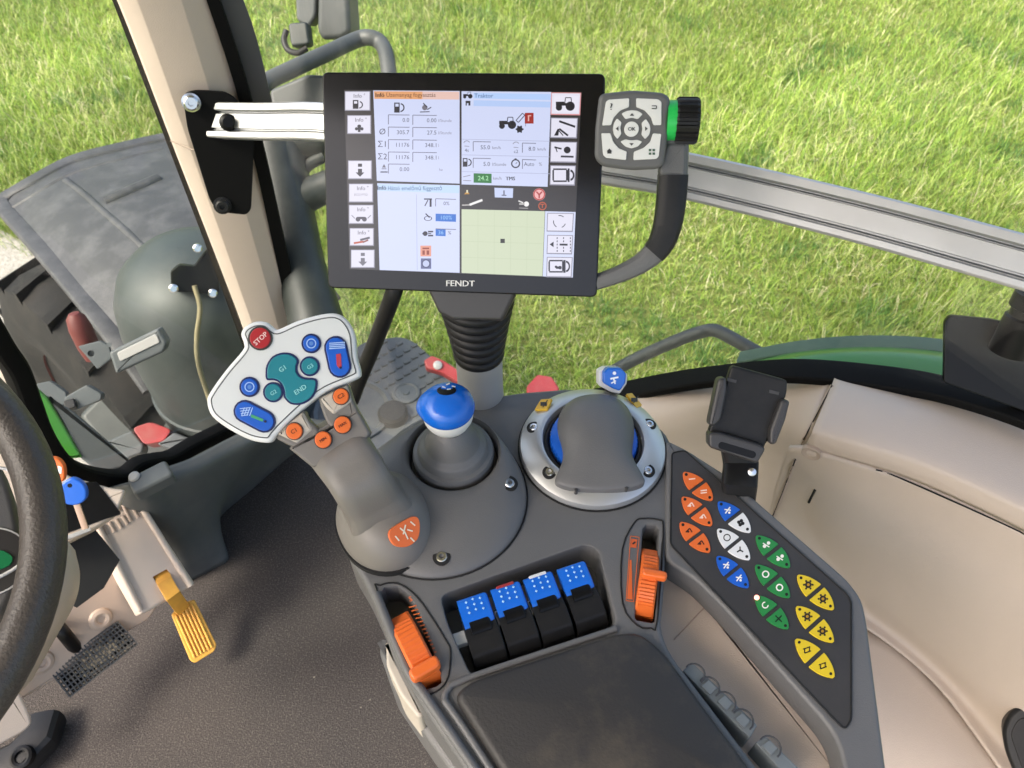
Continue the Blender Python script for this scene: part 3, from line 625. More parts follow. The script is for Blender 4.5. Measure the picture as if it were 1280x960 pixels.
# side handle with keypad
hc = [(843, 172), (842, 200), (840, 237), (836, 272), (829, 298), (817, 316), (798, 331), (773, 343), (744, 353)]
hw = [32, 33, 33, 32, 30, 27, 23, 20, 18]
def hand(name, mat, i0, i1, th, k=1.0):
    P3 = [MON.hit(x, y, -.010) for x, y in hc]; q = crom(P3, 6); w = []
    for i in range(len(hw)-1): w += [(hw[i]+(hw[i+1]-hw[i])*j/6)/PX*k for j in range(6)]
    w.append(hw[-1]/PX*k); a, b = int(i0*6), int(i1*6)+1
    return sweep(name, mat, mon, q[a:b], rsec(1, 1, .35), MON.n, [(th, x) for x in w[a:b]])
hand('handle_upper', 'console', 0, 2, .020); hand('handle_grip', 'rubber', 1.66, 5, .023, 1.06); hand('handle_lower', 'console', 4.9, 8, .019)
pod = rnd(MON.pl([(749, 117), (790, 112.5), (829, 115.5), (838, 122), (834, 178), (830, 206), (822, 211.5), (790, 213), (752, 208), (743, 198), (744, 160)], .010), .005)
kp = plate('keypad_housing', 'console', mon, MON, pod, .026, .004, 4, h=.010)
def k6(p): return [(720+x/3.43, 90+y/3.43) for x, y in p]
KB = [[(128, 128), (140, 118), (228, 112), (228, 150), (190, 165), (162, 195), (150, 228), (112, 230)], [(258, 112), (352, 116), (367, 128), (366, 228), (332, 228), (322, 195), (295, 165), (258, 150)],
      [(108, 262), (148, 262), (160, 300), (185, 328), (218, 340), (215, 378), (128, 368), (116, 355)], [(330, 262), (366, 265), (355, 362), (345, 373), (246, 378), (248, 342), (290, 325), (318, 300)],
      [(195, 178), (215, 167), (240, 163), (265, 166), (287, 180), (266, 202), (238, 196), (212, 202)], [(190, 298), (212, 288), (238, 293), (262, 290), (285, 298), (265, 320), (238, 328), (212, 320)],
      [(176, 198), (196, 216), (190, 240), (195, 266), (178, 288), (162, 268), (158, 243), (162, 220)], [(300, 200), (316, 225), (320, 245), (315, 268), (297, 288), (280, 268), (285, 243), (281, 218)]]
for p in KB: plate('key', 'whitekey', mon, MON, rnd(MON.pl(k6(p), .0115), .0012), .003, .0006, 2, h=.0115)
cc = MON.p2(720+238/3.43, 90+245/3.43, .0115)
plate('key', 'whitekey', mon, MON, circ(*cc, .0062), .003, .0006, 2, h=.0115)
I = Ink(MON, .0119, .0001)
I.text(*k6([(150, 150)])[0], 12, '?', '2c2c2c', 1, bold=.5); I.text(*k6([(238, 245)])[0], 6.5, 'OK', '2c2c2c', 1, bold=.3)
q = lambda x, y: (720+x/3.43, 90+y/3.43)
I.line(*q(325, 145), *q(345, 145), 1.2, '3a3a3a', 1); I.line(*q(345, 145), *q(345, 157), 1.2, '3a3a3a', 1); I.line(*q(345, 157), *q(325, 157), 1.2, '3a3a3a', 1)
I.poly([q(143, 328), q(131, 340), q(155, 340)], '2c2c2c', 1); I.rect(*q(134, 340), *q(152, 350), '2c2c2c', 1)
for a, b in ((312, 332), (328, 332), (312, 347), (328, 347)): I.rect(*q(a, b-2), *q(a+11, b+8), '3a5a48', 1)
for a in ([(240, 176), (230, 188), (250, 188)], [(238, 316), (228, 305), (248, 305)], [(170, 243), (182, 233), (182, 253)], [(308, 243), (296, 233), (296, 253)]): I.poly([q(*p) for p in a], '4a4a4a', 1)
I.build('key_symbols', mon)
# green-collared scroll knob
kc = MON.hit(851, 151, -.004); px1 = MON.u*(1/PX)
lathe('knob_collar', 'greenlight', mon, kc, MON.u, [(.012, -.0125), (.0165, -.0120), (.0168, -.0035), (.012, -.003)], 40)
def ribs(t, r, z): return 1+(.05*(1 if math.sin(t*18) > 0 else -1) if r > .015 else 0)
lathe('knob', 'rubber', mon, kc, MON.u, [(.012, -.005), (.0175, -.0045), (.0185, -.003), (.0185, .012), (.0172, .0145), (.010, .0155), (.002, .0155)], 144, warp=ribs, sharp=25)
plate('knob_cradle', 'console', mon, MON, rnd(MON.pl([(834, 178), (858, 179), (857, 222), (824, 220), (824, 208)], -.0), .003), .020, .003, 3, h=.001)

# ---------------------------------------------------------------- column that carries it
cb = at(601, 492, .748); cb = Vector((cb.x, cb.y, .748))
col = thing('display_column', 'light grey post with black rubber bellows carrying the touchscreen', 'post', cb)
lathe('post', 'lightgrey', col, cb, Z, [(.0262, -.01), (.0252, .015), (.0248, .062), (.0235, .064)], 40)
pr = [(.022, .060)]
for k in range(7):
    r = .0255+.0105*(k/6)**1.2; z = .062+k*.0125
    pr += [(r-.0018, z), (r+.0012, z+.003), (r+.0018, z+.0062), (r+.0008, z+.0095), (r-.0022, z+.0115)]
pr.append((.02, .150)); lathe('bellows', 'rubber', col, cb, Z, pr, 40, sharp=60)
MB = MON.up(-.004)
br = plate('bracket', 'panel', col, MB, rnd(MB.pl([(532, 358), (645, 362), (643, 372), (628, 402), (566, 401), (548, 392)]), .003), .03, .004, 4, h=.0)
tube('cable_arm', 'rubber', mon, [MON.hit(498, 345, -.03), MON.hit(490, 372, -.03), dep(470, 425, .80), dep(448, 478, .84), dep(440, 500, .86)], .0085, 14)
# ================================================================ armrest console
ZC = .75; CP = HP(ZC)
def c5(p): return [(450+x/3, 640+y/3) for x, y in p]
out = [(500, 535), (545, 511), (600, 497), (650, 489), (715, 484), (790, 500), (838, 545), (841, 580), (838, 660), (832, 700), (830, 745), (826, 785), (838, 815), (882, 873), (944, 954), (985, 1012), (700, 1035), (622, 1035), (575, 952), (528, 884), (492, 822), (474, 770), (455, 728), (432, 690), (430, 640), (452, 580)]
recess = rnd(CP.pl(c5([(302, 312), (845, 120), (893, 142), (962, 420), (418, 614), (330, 420)])), .008)
sl_l = CP.pl(c5([(78, 300), (92, 282), (140, 280), (170, 300), (215, 365), (300, 600), (305, 635), (285, 650), (240, 662), (215, 620), (90, 355)]))
sl_r = CP.pl(c5([(1062, 62), (1075, 48), (1110, 50), (1120, 65), (1108, 405), (1095, 412), (1038, 402), (1032, 390), (1048, 260)]))
cons = thing('armrest_console', 'dark grey plastic armrest console with levers, dial and black pad beside the seat', 'armrest', Vector((.02, .30, .60)))
ol = rnd(CP.pl(out), .012, 3)
plate('body', 'console', cons, CP, ol, .055, .006, 5, holes=[(recess, .040), (sl_l, .030), (sl_r, .030)], hbev=.003)
CU = HP(.696); plate('underbody', 'console', cons, CU, inset(ol, .004), .09, .012, 4, h=0, taper=-.03)
# carrying pillar under the armrest down to the floor
sweep('pedestal', 'rubber', cons, [(.16, .12, .0), (.15, .13, .30), (.10, .17, .62)], rsec(.16, .2, .2), up=(1, 0, 0))
# cream side trim peeping out on the left
plate('side_trim', 'cream', cons, HP(.715), rnd(HP(.715).pl([(482, 800), (492, 812), (518, 866), (530, 893), (522, 897), (500, 868), (483, 832)]), .004), .06, .003)
plate('lower_trim', 'console', cons, HP(.68), rnd(HP(.68).pl([(476, 795), (496, 832), (545, 905), (600, 990), (590, 1000), (535, 925), (488, 855), (474, 815)]), .004), .07, .006)
# raised border strip along the left edge
e = [CP.hit(x, y, .001) for x, y in [(470, 742), (483, 775), (510, 838), (530, 868), (560, 912), (610, 985)]]
tube('edge_bead', 'console', cons, e, .0042, 10)
# rims of the slider wells and the lever well
def rim(name, P, pts, r, mat='console', h=.0):
    q = [P.w(a, b, h) for a, b in sm(pts, 3)]; q.append(q[0]); q.append(q[1]); return sweep(name, mat, cons, q, circ(0, 0, r, 8), up=P.n, sharp=60)
# pad
pad = plate('armrest_pad', 'leather', cons, CP, rnd(CP.pl([(566, 868), (590, 850), (770, 791), (800, 789), (832, 816), (874, 875), (934, 954), (968, 1003), (660, 1020), (640, 985)], .008), [.012, .008, .01, .02, .01, .01, .02, .02, .02, .01]), .012, .007, 5, h=.010, crown=.006)
tube('pad_seam', 'console', cons, [CP.hit(x, y, .001) for x, y in [(556, 878), (560, 862), (590, 846), (770, 786)]], .003, 8)
tube('pad_seam', 'console', cons, [CP.hit(x, y, .001) for x, y in [(556, 876), (580, 910), (632, 990), (640, 1005)]], .0035, 8)
# ---- round cover round the joysticks
RC = at(548, 622, ZC)
JB = at(567, 568, ZC+.016)
def ringloft(name, mat, parent, rings, seg=72):
    V = []; F = []
    for c, r in rings:
        for k in range(seg): t = 2*math.pi*k/seg; V.append(c+Vector((r*math.cos(t), r*math.sin(t), 0)))
    for i in range(len(rings)-1):
        for k in range(seg): F.append((i*seg+k, i*seg+(k+1) % seg, (i+1)*seg+(k+1) % seg, (i+1)*seg+k))
    return mk(name, V, F, mat, parent, 40)
rg = []
for s_, z in ((0, -.006), (0, .0008), (.012, .0026), (.04, .0048), (.15, .0085), (.35, .0135), (.6, .0185), (.85, .0220), (.96, .0226), (1.0, .0215)):
    c = RC.lerp(JB, s_); rg.append((Vector((c.x, c.y, ZC+z)), .0885+(.0475-.0885)*s_))
rg += [(Vector((JB.x, JB.y, ZC+z)), r) for z, r in ((.019, .0460), (.004, .0450), (.003, .030))]
cov = ringloft('joystick_cover', 'console', cons, rg)
lathe('boot_well', 'void', cons, Vector((JB.x, JB.y, ZC)), Z, [(.0452, .0035), (.046, .0060), (.0445, .0062), (.0440, .0035)], 56, cap=False)
q = [RC+Vector((.0895*math.cos(R(t)), .0895*math.sin(R(t)), .0004)) for t in range(0, 366, 6)]
sweep('cover_gap', 'void', cons, q, circ(0, 0, .0009, 6), up=Z, sharp=60)
covt = bvh(cov)
def screw(x, y, z, r=.0055, parent=cons):
    c = at(x, y, z); s = lathe('screw', 'chrome', parent, c, Z, [(r, -.004), (r, .0005), (r*.85, .0016), (r*.45, .0018), (r*.38, -.0005), (r*.05, -.0006)], 20)
    lathe('screw_recess', 'void', s, c, Z, [(r*1.55, -.004), (r*1.6, .0004), (r*1.05, .0006), (r*1.02, -.003)], 22, cap=False); return s
def cscrew(x, y, tree, r, parent):
    c, nn = cast(tree, x, y); nn = (nn+Z*1.2).normalized()
    s = lathe('screw', 'chrome', parent, c+nn*.0004, nn, [(r, -.003), (r, .0003), (r*.85, .0012), (r*.45, .0013), (r*.38, -.0010), (r*.05, -.0011)], 20)
    lathe('screw_recess', 'void', s, c, nn, [(r*1.6, -.003), (r*1.62, .0003), (r*1.05, .0006), (r*1.02, -.003)], 22, cap=False); return s
cscrew(637, 604, covt, .0052, cons); cscrew(552, 696, covt, .0052, cons)

# ================================================================ silver dial with palm rest
DC = at(740, 560, ZC)
dial = thing('rotary_dial', 'silver ring dial with a dark palm rest dome and blue thumb wheels on the console', 'dial', DC)
RING = [(.0765, -.004), (.0768, .004), (.0755, .0075), (.072, .010), (.060, .016), (.0555, .0172), (.053, .0165), (.0515, .012), (.0510, .0), (.03, .0)]
ringo = lathe('ring', 'silver', dial, DC, Z, RING, 96, cap=False)
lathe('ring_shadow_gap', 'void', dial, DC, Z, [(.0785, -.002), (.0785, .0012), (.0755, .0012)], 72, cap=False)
lathe('inner_disc', 'panel', dial, DC, Z, [(.0508, .002), (.0508, .010), (.048, .0115), (.045, .006), (.0, .006)], 64, cap=False)
def ser(t, r, z): return 1+(.012*math.sin(t*60) if r > .0405 else 0)
lathe('blue_wheel', 'blue', dial, DC+Vector((.001, .002, 0)), Z, [(.0450, .006), (.0455, .0120), (.0445, .0160), (.036, .019), (.02, .019)], 240, warp=ser)
# palm rest: lofted from the back of the dome forward to the flared skirt
DP = HP(ZC+.0168)
st = [(497, 744, 10, .000), (499, 744, 21, .007), (504, 744, 32, .0150), (512, 744, 40.5, .0205), (521, 744, 45.5, .0238), (533, 744.5, 48, .0252), (546, 745, 47.5, .0248), (558, 746, 45, .0232), (569, 747, 43.5, .0206), (579, 748, 46, .0174), (588, 749, 50.5, .0138), (596, 749.5, 54.5, .0104), (602, 750, 56, .0080), (606.5, 750, 50, .0062), (610.5, 750, 38, .0046), (613, 750, 22, .0030), (614, 750, 8, .0018)]
rows = crom([DP.hit(x, y) for y, x, w, h in st], 3)
ws = crom([Vector((w*(DP.hit(x, y)-EYE).dot(FW)/FPX, h, 0)) for y, x, w, h in st], 3)
V = []; F = []; n = 25; m = len(rows)
for p, q_ in zip(rows, ws):
    for i in range(n):
        u = math.sin((-1+2*i/(n-1))*math.pi/2)
        V.append(Vector((p.x+u*max(q_.x, .001), p.y, p.z+max(0, q_.y)*(max(0, 1-abs(u)**2.3))**.6)))
for i in range(m-1):
    for k in range(n-1): F.append((i*n+k, i*n+k+1, (i+1)*n+k+1, (i+1)*n+k)[::-1])
per = [i*n for i in range(m)]+[(m-1)*n+k for k in range(1, n)]+[i*n+n-1 for i in range(m-2, -1, -1)]+[k for k in range(n-2, 0, -1)]
i0 = len(V); V += [V[i]-Z*.007 for i in per]
for k in range(len(per)): F.append((per[k], per[(k+1) % len(per)], i0+(k+1) % len(per), i0+k))
mk('palm_rest', V, F, 'console', dial, 55)
rt = bvh(ringo)
for x, y in ((667, 534), (687, 590), (812, 530), (810, 588)): cscrew(x, y, rt, .0046, dial)
for x, y in ((720, 613), (783, 610)): lathe('peg', 'panel', dial, at(x, y+1, ZC+.017), Z, [(.002, -.003), (.002, .002), (.001, .0026)], 10)
def sticker(pts, pic):
    P = Plane(at(pts[0][0], pts[0][1], ZC+.0135), Vector((pic, .12, 1)))
    plate('sticker', 'sticker', dial, P, rnd(P.pl(pts), .001), .003, .0003, 1)
    cx = sum(p[0] for p in pts)/4; cy = sum(p[1] for p in pts)/4; k = Ink(P, .0003); k.rect(cx-4, cy-2.5, cx+4, cy+2.5, '241b08', 1); k.line(cx-1, cy+4, cx+5, cy-5, 1.2, '241b08', 2); k.build('sticker_print', dial)
sticker([(668, 512), (676, 499), (690, 498), (684, 511)], -.35); sticker([(783, 492), (790, 491), (803, 506), (796, 510)], .35)
k = Ink(HP(ZC+.0118), .0003)
for a in range(112, 180, 14): k.text(746+math.cos(R(a))*58, 545-math.sin(R(a))*44+6, 7, str((a-98)//14), 'c9ccd0', 1)
for a in range(5, 55, 12): k.text(743+math.cos(R(a))*60, 545-math.sin(R(a))*46+6, 7, str(6+(a//12)), 'c9ccd0', 1)
o = k.build('dial_numerals', dial); o['kind'] = 'stuff'
# blue rocker knob on the rear rim
BKc = at(767, 488, ZC+.016)
bk = thing('rocker_knob', 'small faceted blue knob with white symbol behind the silver dial', 'knob', BKc)
PB = Plane(BKc+Vector((0, -.002, .018)), (.05, -.78, .62))
plate('cap', 'blue_knob', bk, PB, rnd(PB.pl([(754, 466), (760, 460), (776, 460), (783, 467), (782, 479), (775, 489), (766, 486), (754, 479)]), .002), .012, .002, 3)
tube('stem', 'panel', bk, [BKc+Vector((0, .012, -.02)), BKc+Vector((0, .006, .012))], .008, 12, sub=False)
plate('collar', 'whitekey', bk, PB.up(-.010), rnd(PB.pl([(750, 466), (758, 462), (776, 462), (787, 470), (786, 482), (777, 495), (766, 493), (750, 484)]), .002), .016, .002, 2)
k = Ink(PB, .0002); k.disc(768, 466.5, 2.2, 'e8eef6', 1); k.line(763, 473.5, 773, 471.5, 2.2, 'e8eef6', 1); k.line(767, 473, 769, 480, 2, 'e8eef6', 2); k.line(764, 479, 770, 476, 1.6, 'e8eef6', 3); k.build('symbol', bk)

# ================================================================ four fingertip levers
LV0, LV3 = at(592, 778, ZC), at(730, 731, ZC); WX = (LV3-LV0); pitch = WX.length/3; WX.normalize(); FX = Z.cross(WX)
lev_c = [c5(p) for p in ([(385, 340), (400, 328), (474, 318), (488, 330), (503, 395), (498, 405), (392, 432)],)]
LB = [at(x, y, ZC-.012) for x, y in ((620, 826), (660, 810), (702, 797), (748, 786))]
words = ['next to the white tab', 'with a pink edge on its blue tip', 'second from the orange thumb slider', 'beside the right orange slider']
lb = ['blue tipped black fingertip lever at the end of its row by the white tab', 'blue tipped black fingertip lever with a pink edge, between two others in its row', 'blue tipped black fingertip lever with a white edge, third from the white tab', 'blue tipped fingertip lever at the row end beside the wedge scale slider']
half = pitch*.43
for i in range(4):
    c = at(*[(614, 822), (657, 807), (699, 793), (742, 779)][i], ZC-.008)
    t = thing('control_lever', lb[i], 'lever', Vector((c.x, c.y, ZC-.040)), 'blue tipped fingertip levers in the console recess')
    def prof(name, mat, pr, hw, par=t, bev=.0022, taper=None):
        P = Plane(c+WX*hw, WX, FX); pr = [(a*.80, b*.62-(.004 if b > -.02 else 0)) for a, b in pr]
        return plate(name, mat, par, P, rnd(pr, .0025, 3), hw*2, bev, 3)
    # side profile in (forward, up) about the lever's front foot
    prof('lever_body', 'rubber', [(-.002, -.034), (.046, -.034), (.052, .004), (.040, .016), (.024, .0165), (.006, .009), (-.003, -.004)], half)
    wing = prof('lever_ridge', 'black', [(.026, .010), (.046, .012), (.043, .0205), (.034, .0215), (.027, .0185)], half*.62)
    cap = prof('finger_cap', 'blue_knob', [(.036, .004), (.058, .008), (.066, .016), (.070, .0235), (.066, .0265), (.058, .0245), (.046, .0225), (.036, .0175)], half*.93, bev=.003)
    tp = Plane(c+FX*.0475+Z*.0120, FX.cross(WX)*-1 + FX*-.22, WX)
    V = []; Fc = []
    for a in range(3):
        for b in range(3):
            p = tp.w((a-1)*.0066, (b-1)*.0048-.002+.0012*(a % 2), .0006); s0 = len(V)
            V += [p+tp.u*.0013, p+tp.v*.0013, p-tp.u*.0013, p-tp.v*.0013, p+tp.n*.0008]; Fc += [(s0, s0+1, s0+4), (s0+1, s0+2, s0+4), (s0+2, s0+3, s0+4), (s0+3, s0, s0+4)]
    if 'dots' not in MATS: M('dots', (.35, .62, .85), .3)
    mk('grip_dots', V, Fc, 'dots', cap)
    if i in (1, 2): box('edge_tab', 'redpaint' if i == 1 else 'white', cap, c+FX*.0548+Z*.0112, WX, FX, .017, .003, .003, .0008)
wt = at(579, 798, ZC-.014)
tag(box('locking_tab', 'white', None, wt, WX, FX, .018, .012, .008, .0015), 'small white plastic tab left of the fingertip levers', 'tab')
for i, (x, y) in enumerate(((623, 778), (664, 765))):
    tag(box('spacer_clip', 'white', None, at(x, y, ZC-.016), WX, FX, .003, .014, .02, .0006), ['thin white clip beside the lever next to the white tab', 'thin white clip between the pink edged and the white edged lever'][i], 'clip', 'clips between the levers')

# ================================================================ orange thumb sliders
def slider(lab, pts, wid, name='thumb_slider', notch=None, bump=None):
    """ribbed arc: centre-line pixels with height"""
    q = crom([at(x, y, z) for x, y, z in pts], 10); base = sum(q, Vector())/len(q)
    t = thing(name, lab, 'slider', Vector((base.x, base.y, ZC-.03)))
    d = (q[-1]-q[0]); d.z = 0; sd = d.normalized().cross(Z); V = []; Fc = []; n = len(q)
    for i, p in enumerate(q):
        ex = .0011*(1 if (i//1) % 2 else 0) if 4 < i < n-6 else 0
        for s, hh in ((-1, -.022), (-1, -.0015), (-.8, ex), (.8, ex), (1, -.0015), (1, -.022)): V.append(p+sd*s*wid/2+Z*hh)
    for i in range(n-1):
        for k in range(5): Fc.append((i*6+k, (i+1)*6+k, (i+1)*6+k+1, i*6+k+1))
    Fc.append((0, 1, 2, 3, 4, 5)); Fc.append(tuple((n-1)*6+k for k in range(6))[::-1])
    mk('ribbed_wheel', V, Fc, 'orange', t, 20); return t, sd
t, sd = slider('orange ribbed thumb slider beside the joystick base, in the left well of the console', [(497, 770, ZC-.006), (507, 788, ZC+.007), (522, 818, ZC+.010), (534, 842, ZC+.006), (541, 853, ZC-.006)], .0205)
box('thumb_stop', 'orange', t, at(531, 836, ZC+.012), sd, Z.cross(sd), .027, .011, .009, .003)
t, sd = slider('orange ribbed thumb slider with a side tab, next to the wedge scale', [(813, 687, ZC-.006), (813, 705, ZC+.007), (810, 730, ZC+.010), (807, 752, ZC+.007), (805, 770, ZC-.006)], .0165)
box('side_tab', 'orange', t, at(818, 718, ZC+.012), sd, Z.cross(sd), .023, .008, .007, .0025)
# slider bezels and scales printed on the console
k = Ink(CP, .0004)
for i in range(13):
    x, y = 516+i*2.35, 758+i*4.75; w = 4.6-.27*i; k.line(x-w, y+w*.25, x+w, y-w*.25, 1.5, 'd0662e', 1)
k.text(513, 749, 9, 'S', 'd0662e', 1, rot=-20, bold=.6)
k.frame(786.5, 670, 796, 752, .1, 'd0662e', 1)
fr = c5([(1015, 90), (1047, 95), (1026, 336), (998, 332)])
for a in range(4): k.line(*fr[a], *fr[(a+1) % 4], .9, 'd0662e', 2+a % 2)
k.poly(c5([(1018, 100), (1040, 103), (1036, 135), (1014, 132)]), 'c95a2a', 1); k.line(*c5([(1022, 120)])[0], *c5([(1033, 112)])[0], 2, '2a2522', 3)
k.poly(c5([(1012, 180), (1018, 180), (1022, 328), (1002, 326)]), 'd0662e', 1)
o = k.build('slider_scales', cons); o['kind'] = 'stuff'
for pts, nm in ((c5([(66, 302), (76, 276), (125, 266), (175, 285), (235, 345), (322, 480), (340, 525), (332, 615), (300, 665), (256, 684), (232, 665)]), 'a'), (c5([(984, 140), (1028, 42), (1060, 25), (1122, 30), (1137, 52), (1132, 200), (1112, 422), (1092, 436), (1040, 425), (984, 340)]), 'b')):
    P2 = CP.pl(pts); q = [CP.w(a, b, .0004) for a, b in sm(P2, 3)]; q += q[:2]; sweep('slider_bezel', 'void', cons, q, circ(0, 0, .0008, 6), up=Z, sharp=60)

# ================================================================ keypad arm
KP = Plane(at(930, 720, ZC+.004), (-.05, -.04, 1))
arm = [(832, 548), (860, 562), (910, 594), (1060, 724), (1078, 748), (1084, 775), (1112, 990), (1062, 990), (1048, 930), (1034, 906), (905, 760), (870, 725), (832, 700)]
kpd = thing('keypad_arm', 'dark angular side arm of the console carrying pairs of coloured lens shaped keys', 'keypad', KP.hit(950, 800, -.03))
plate('arm_frame', 'console', kpd, KP, rnd(KP.pl(arm), .008, 4), .034, .004, 4)
panel = KP.pl([(840, 566), (856, 563), (1058, 742), (1064, 752), (1064, 900), (1056, 912), (1040, 896), (838, 680)], .0012)
plate('key_panel', 'panel', kpd, KP, rnd(panel, .004), .004, .0008, 2, h=.0012)
q = [KP.w(a, b, .0012) for a, b in rnd(panel, .004)]; q += q[:2]; sweep('panel_groove', 'void', kpd, q, circ(0, 0, .0008, 6), up=Z, sharp=60)
def c4(x, y): return 820+x/2.4, 560+y/2.4
PR = [('orange', 'orange', (82, 72), (170, 158)), ('orange', 'orange', (78, 146), (168, 234)), ('orange', 'orange', (72, 222), (162, 314)), ('blue', 'whitekey', (186, 160), (284, 254)), ('whitekey', 'whitekey', (184, 242), (282, 336)), ('blue', 'blue', (182, 324), (278, 420)),
      ('greenkey', 'greenkey', (300, 262), (402, 360)), ('greenkey', 'greenkey', (298, 350), (402, 450)), ('greenkey', 'greenkey', (298, 442), (398, 544)), ('yellowkey', 'yellowkey', (424, 380), (534, 486)), ('yellowkey', 'yellowkey', (420, 474), (534, 584)), ('yellowkey', 'yellowkey', (418, 572), (536, 690))]
k = Ink(KP, .0026, .0001)
for i, (m1, m2, a, b) in enumerate(PR):
    a, b = Vector(KP.p2(*c4(*a), .002)), Vector(KP.p2(*c4(*b), .002)); ax = (b-a); Ln = ax.length/2; ax.normalize(); nr = Vector((-ax.y, ax.x)); c = (a+b)/2; hw = Ln*.47; g = Ln*.085
    sh = nr*0.0
    for sgn, mt in ((-1, m1), (1, m2)):
        o = []
        for j in range(9):
            s = g+(Ln*.97-g)*j/8; w = hw*(1-(s/Ln)**2)**.8; o.append(c+ax*s*sgn+nr*w*sgn)
        for j in range(8, -1, -1):
            s = g+(Ln*.97-g)*j/8; w = hw*(1-(s/Ln)**2)**.8; o.append(c+ax*s*sgn-nr*w*sgn)
        plate('key', mt, kpd, KP, rnd([tuple(p) for p in o[:9]]+[tuple(p) for p in o[9:]], .0006, 2), .003, .0005, 2, h=.0026)
        # rim shadow ring round the key
        # symbols
        m = c+ax*sgn*Ln*.40
        P3 = KP.w(m.x, m.y, .0026); v = P3-EYE; dd = v.dot(FW); X = 640+FPX*v.dot(RT)/dd; Y = 480-FPX*v.dot(UP)/dd
        dk = '1c1712' if mt in ('yellowkey', 'whitekey') else 'f2ece2'
        if mt == 'orange': dk = '3a150a' if i == 2 else 'f6d9c8'
        s = 5
        if i == 0:
            for q_ in (range(1) if sgn < 0 else range(2)): k.line(X-4, Y-1+3*q_, X+4, Y-2+3*q_, 1.5, dk, 1)
        elif i in (1, 2): k.line(X-4, Y+2, X+1, Y-3, 1.6, dk, 1); k.line(X+1, Y-3, X+4, Y+2, 1.4, dk, 2); k.disc(X-1, Y+1, 1.5, dk, 3)
        elif i in (3, 5) and mt == 'blue': k.line(X-3, Y+4, X+3, Y-4, 1.6, dk, 1); k.line(X-4, Y-1, X+4, Y, 1.5, dk, 2); k.disc(X+2, Y+3, 1.5, dk, 3)
        elif i == 3:
            for a_ in range(4): k.disc(X+2.6*math.cos(a_*1.571+.3), Y+2.6*math.sin(a_*1.571+.3), 2.2, dk, 1)
        elif i == 4: k.ring(X, Y, 4, 1.3, dk, 1) if sgn < 0 else [k.line(X, Y, X+4.5*math.cos(a_*2.094+.5), Y+4.5*math.sin(a_*2.094+.5), 1.6, dk, 1+a_) for a_ in range(3)]
        elif i == 6: k.disc(X-2, Y+2, 2.2, dk, 1); k.disc(X+3, Y-2, 2.2, dk, 1); k.line(X-4, Y-2, X+4, Y+3, 1.4, dk, 2)
        elif i == 7: k.ring(X, Y, 3.8, 1.7, dk, 1)
        elif i == 8: k.ring(X, Y, 3.6, 1.4, dk, 1, 0, 270) if sgn < 0 else [k.line(X-4, Y-4, X+4, Y+4, 1.6, '0c1d0e', 1), k.line(X-4, Y+4, X+4, Y-4, 1.6, '0c1d0e', 2)]
        elif i in (9, 10):
            k.disc(X, Y, 4.2, '2b2119', 1); k.disc(X, Y, 1.8, 'b98a1a', 4)
            for a_ in range(6): k.disc(X+5.4*math.cos(a_*1.047), Y+5.4*math.sin(a_*1.047), 1.3, '2b2119', 2)
        else: k.line(X-5, Y-1, X+4, Y-4, 1.4, dk, 1); k.line(X-3, Y+4, X+5, Y+1, 1.6, dk, 1); k.line(X-3, Y-2, X-3, Y+4, 1.5, dk, 2); k.line(X+3, Y-4, X+3, Y+2, 1.4, dk, 2)
        tpp = c+ax*sgn*Ln*.80; P3 = KP.w(tpp.x, tpp.y, .0026); v = P3-EYE; dd = v.dot(FW); k.disc(640+FPX*v.dot(RT)/dd, 480-FPX*v.dot(UP)/dd, 1.9, '15110d', 1)
k.build('key_symbols', kpd)
lathe('indicator_light', 'led', kpd, KP.hit(946, 747, .003), KP.n, [(.0022, -.001), (.0022, .001), (.0012, .0016)], 14)
# storage tray under the arm and its grey switch strip
tp = HP(.714)
tray = plate('storage_tray', 'beige', None, tp, rnd(tp.pl([(815, 668), (870, 700), (1075, 930), (1080, 1000), (930, 1040), (790, 840)]), .01), .06, .008, 4)
tag(tray, 'beige storage tray set between the armrest pad and the keypad arm', 'tray')
sweep('tray_seam', 'beige_dark', tray, [tp.hit(843, 800, .0), tp.hit(897, 742, .0)], circ(0, 0, .0008, 6), up=Z)
SP = HP(.745)
strip = thing('switch_strip', 'row of blue grey rocker switches along the right edge of the armrest pad', 'switch strip', SP.hit(905, 885, -.02))
M('bluegrey', (.150, .172, .180), .5, var=.08, bump=.1, dust=.15)
plate('strip_base', 'bluegrey', strip, SP, rnd(SP.pl([(853, 838), (866, 828), (947, 906), (938, 922), (926, 912)]), .002), .03, .0015, 2)
plate('strip_base', 'bluegrey', strip, SP, rnd(SP.pl([(944, 928), (958, 920), (1005, 966), (992, 980)]), .002), .03, .0015, 2)
for i, (x, y) in enumerate(((867, 842), (885, 859), (905, 878), (927, 900), (961, 934))):
    if i: plate('rocker', 'bluegrey', strip, SP, rnd(SP.pl([(x-9, y-2), (x+1, y-10), (x+12, y+1), (x+3, y+10)], .002), .0015), .003, .001, 2, h=.002)
    c = SP.hit(x+1.5, y, .002)
    q = [c+Vector((.0085*math.cos(R(t)), .0085*math.sin(R(t)), .0003)) for t in range(-60, 141, 20)]
    sweep('finger_rim', 'panel', strip, q, circ(0, 0, .0008, 6), up=Z)
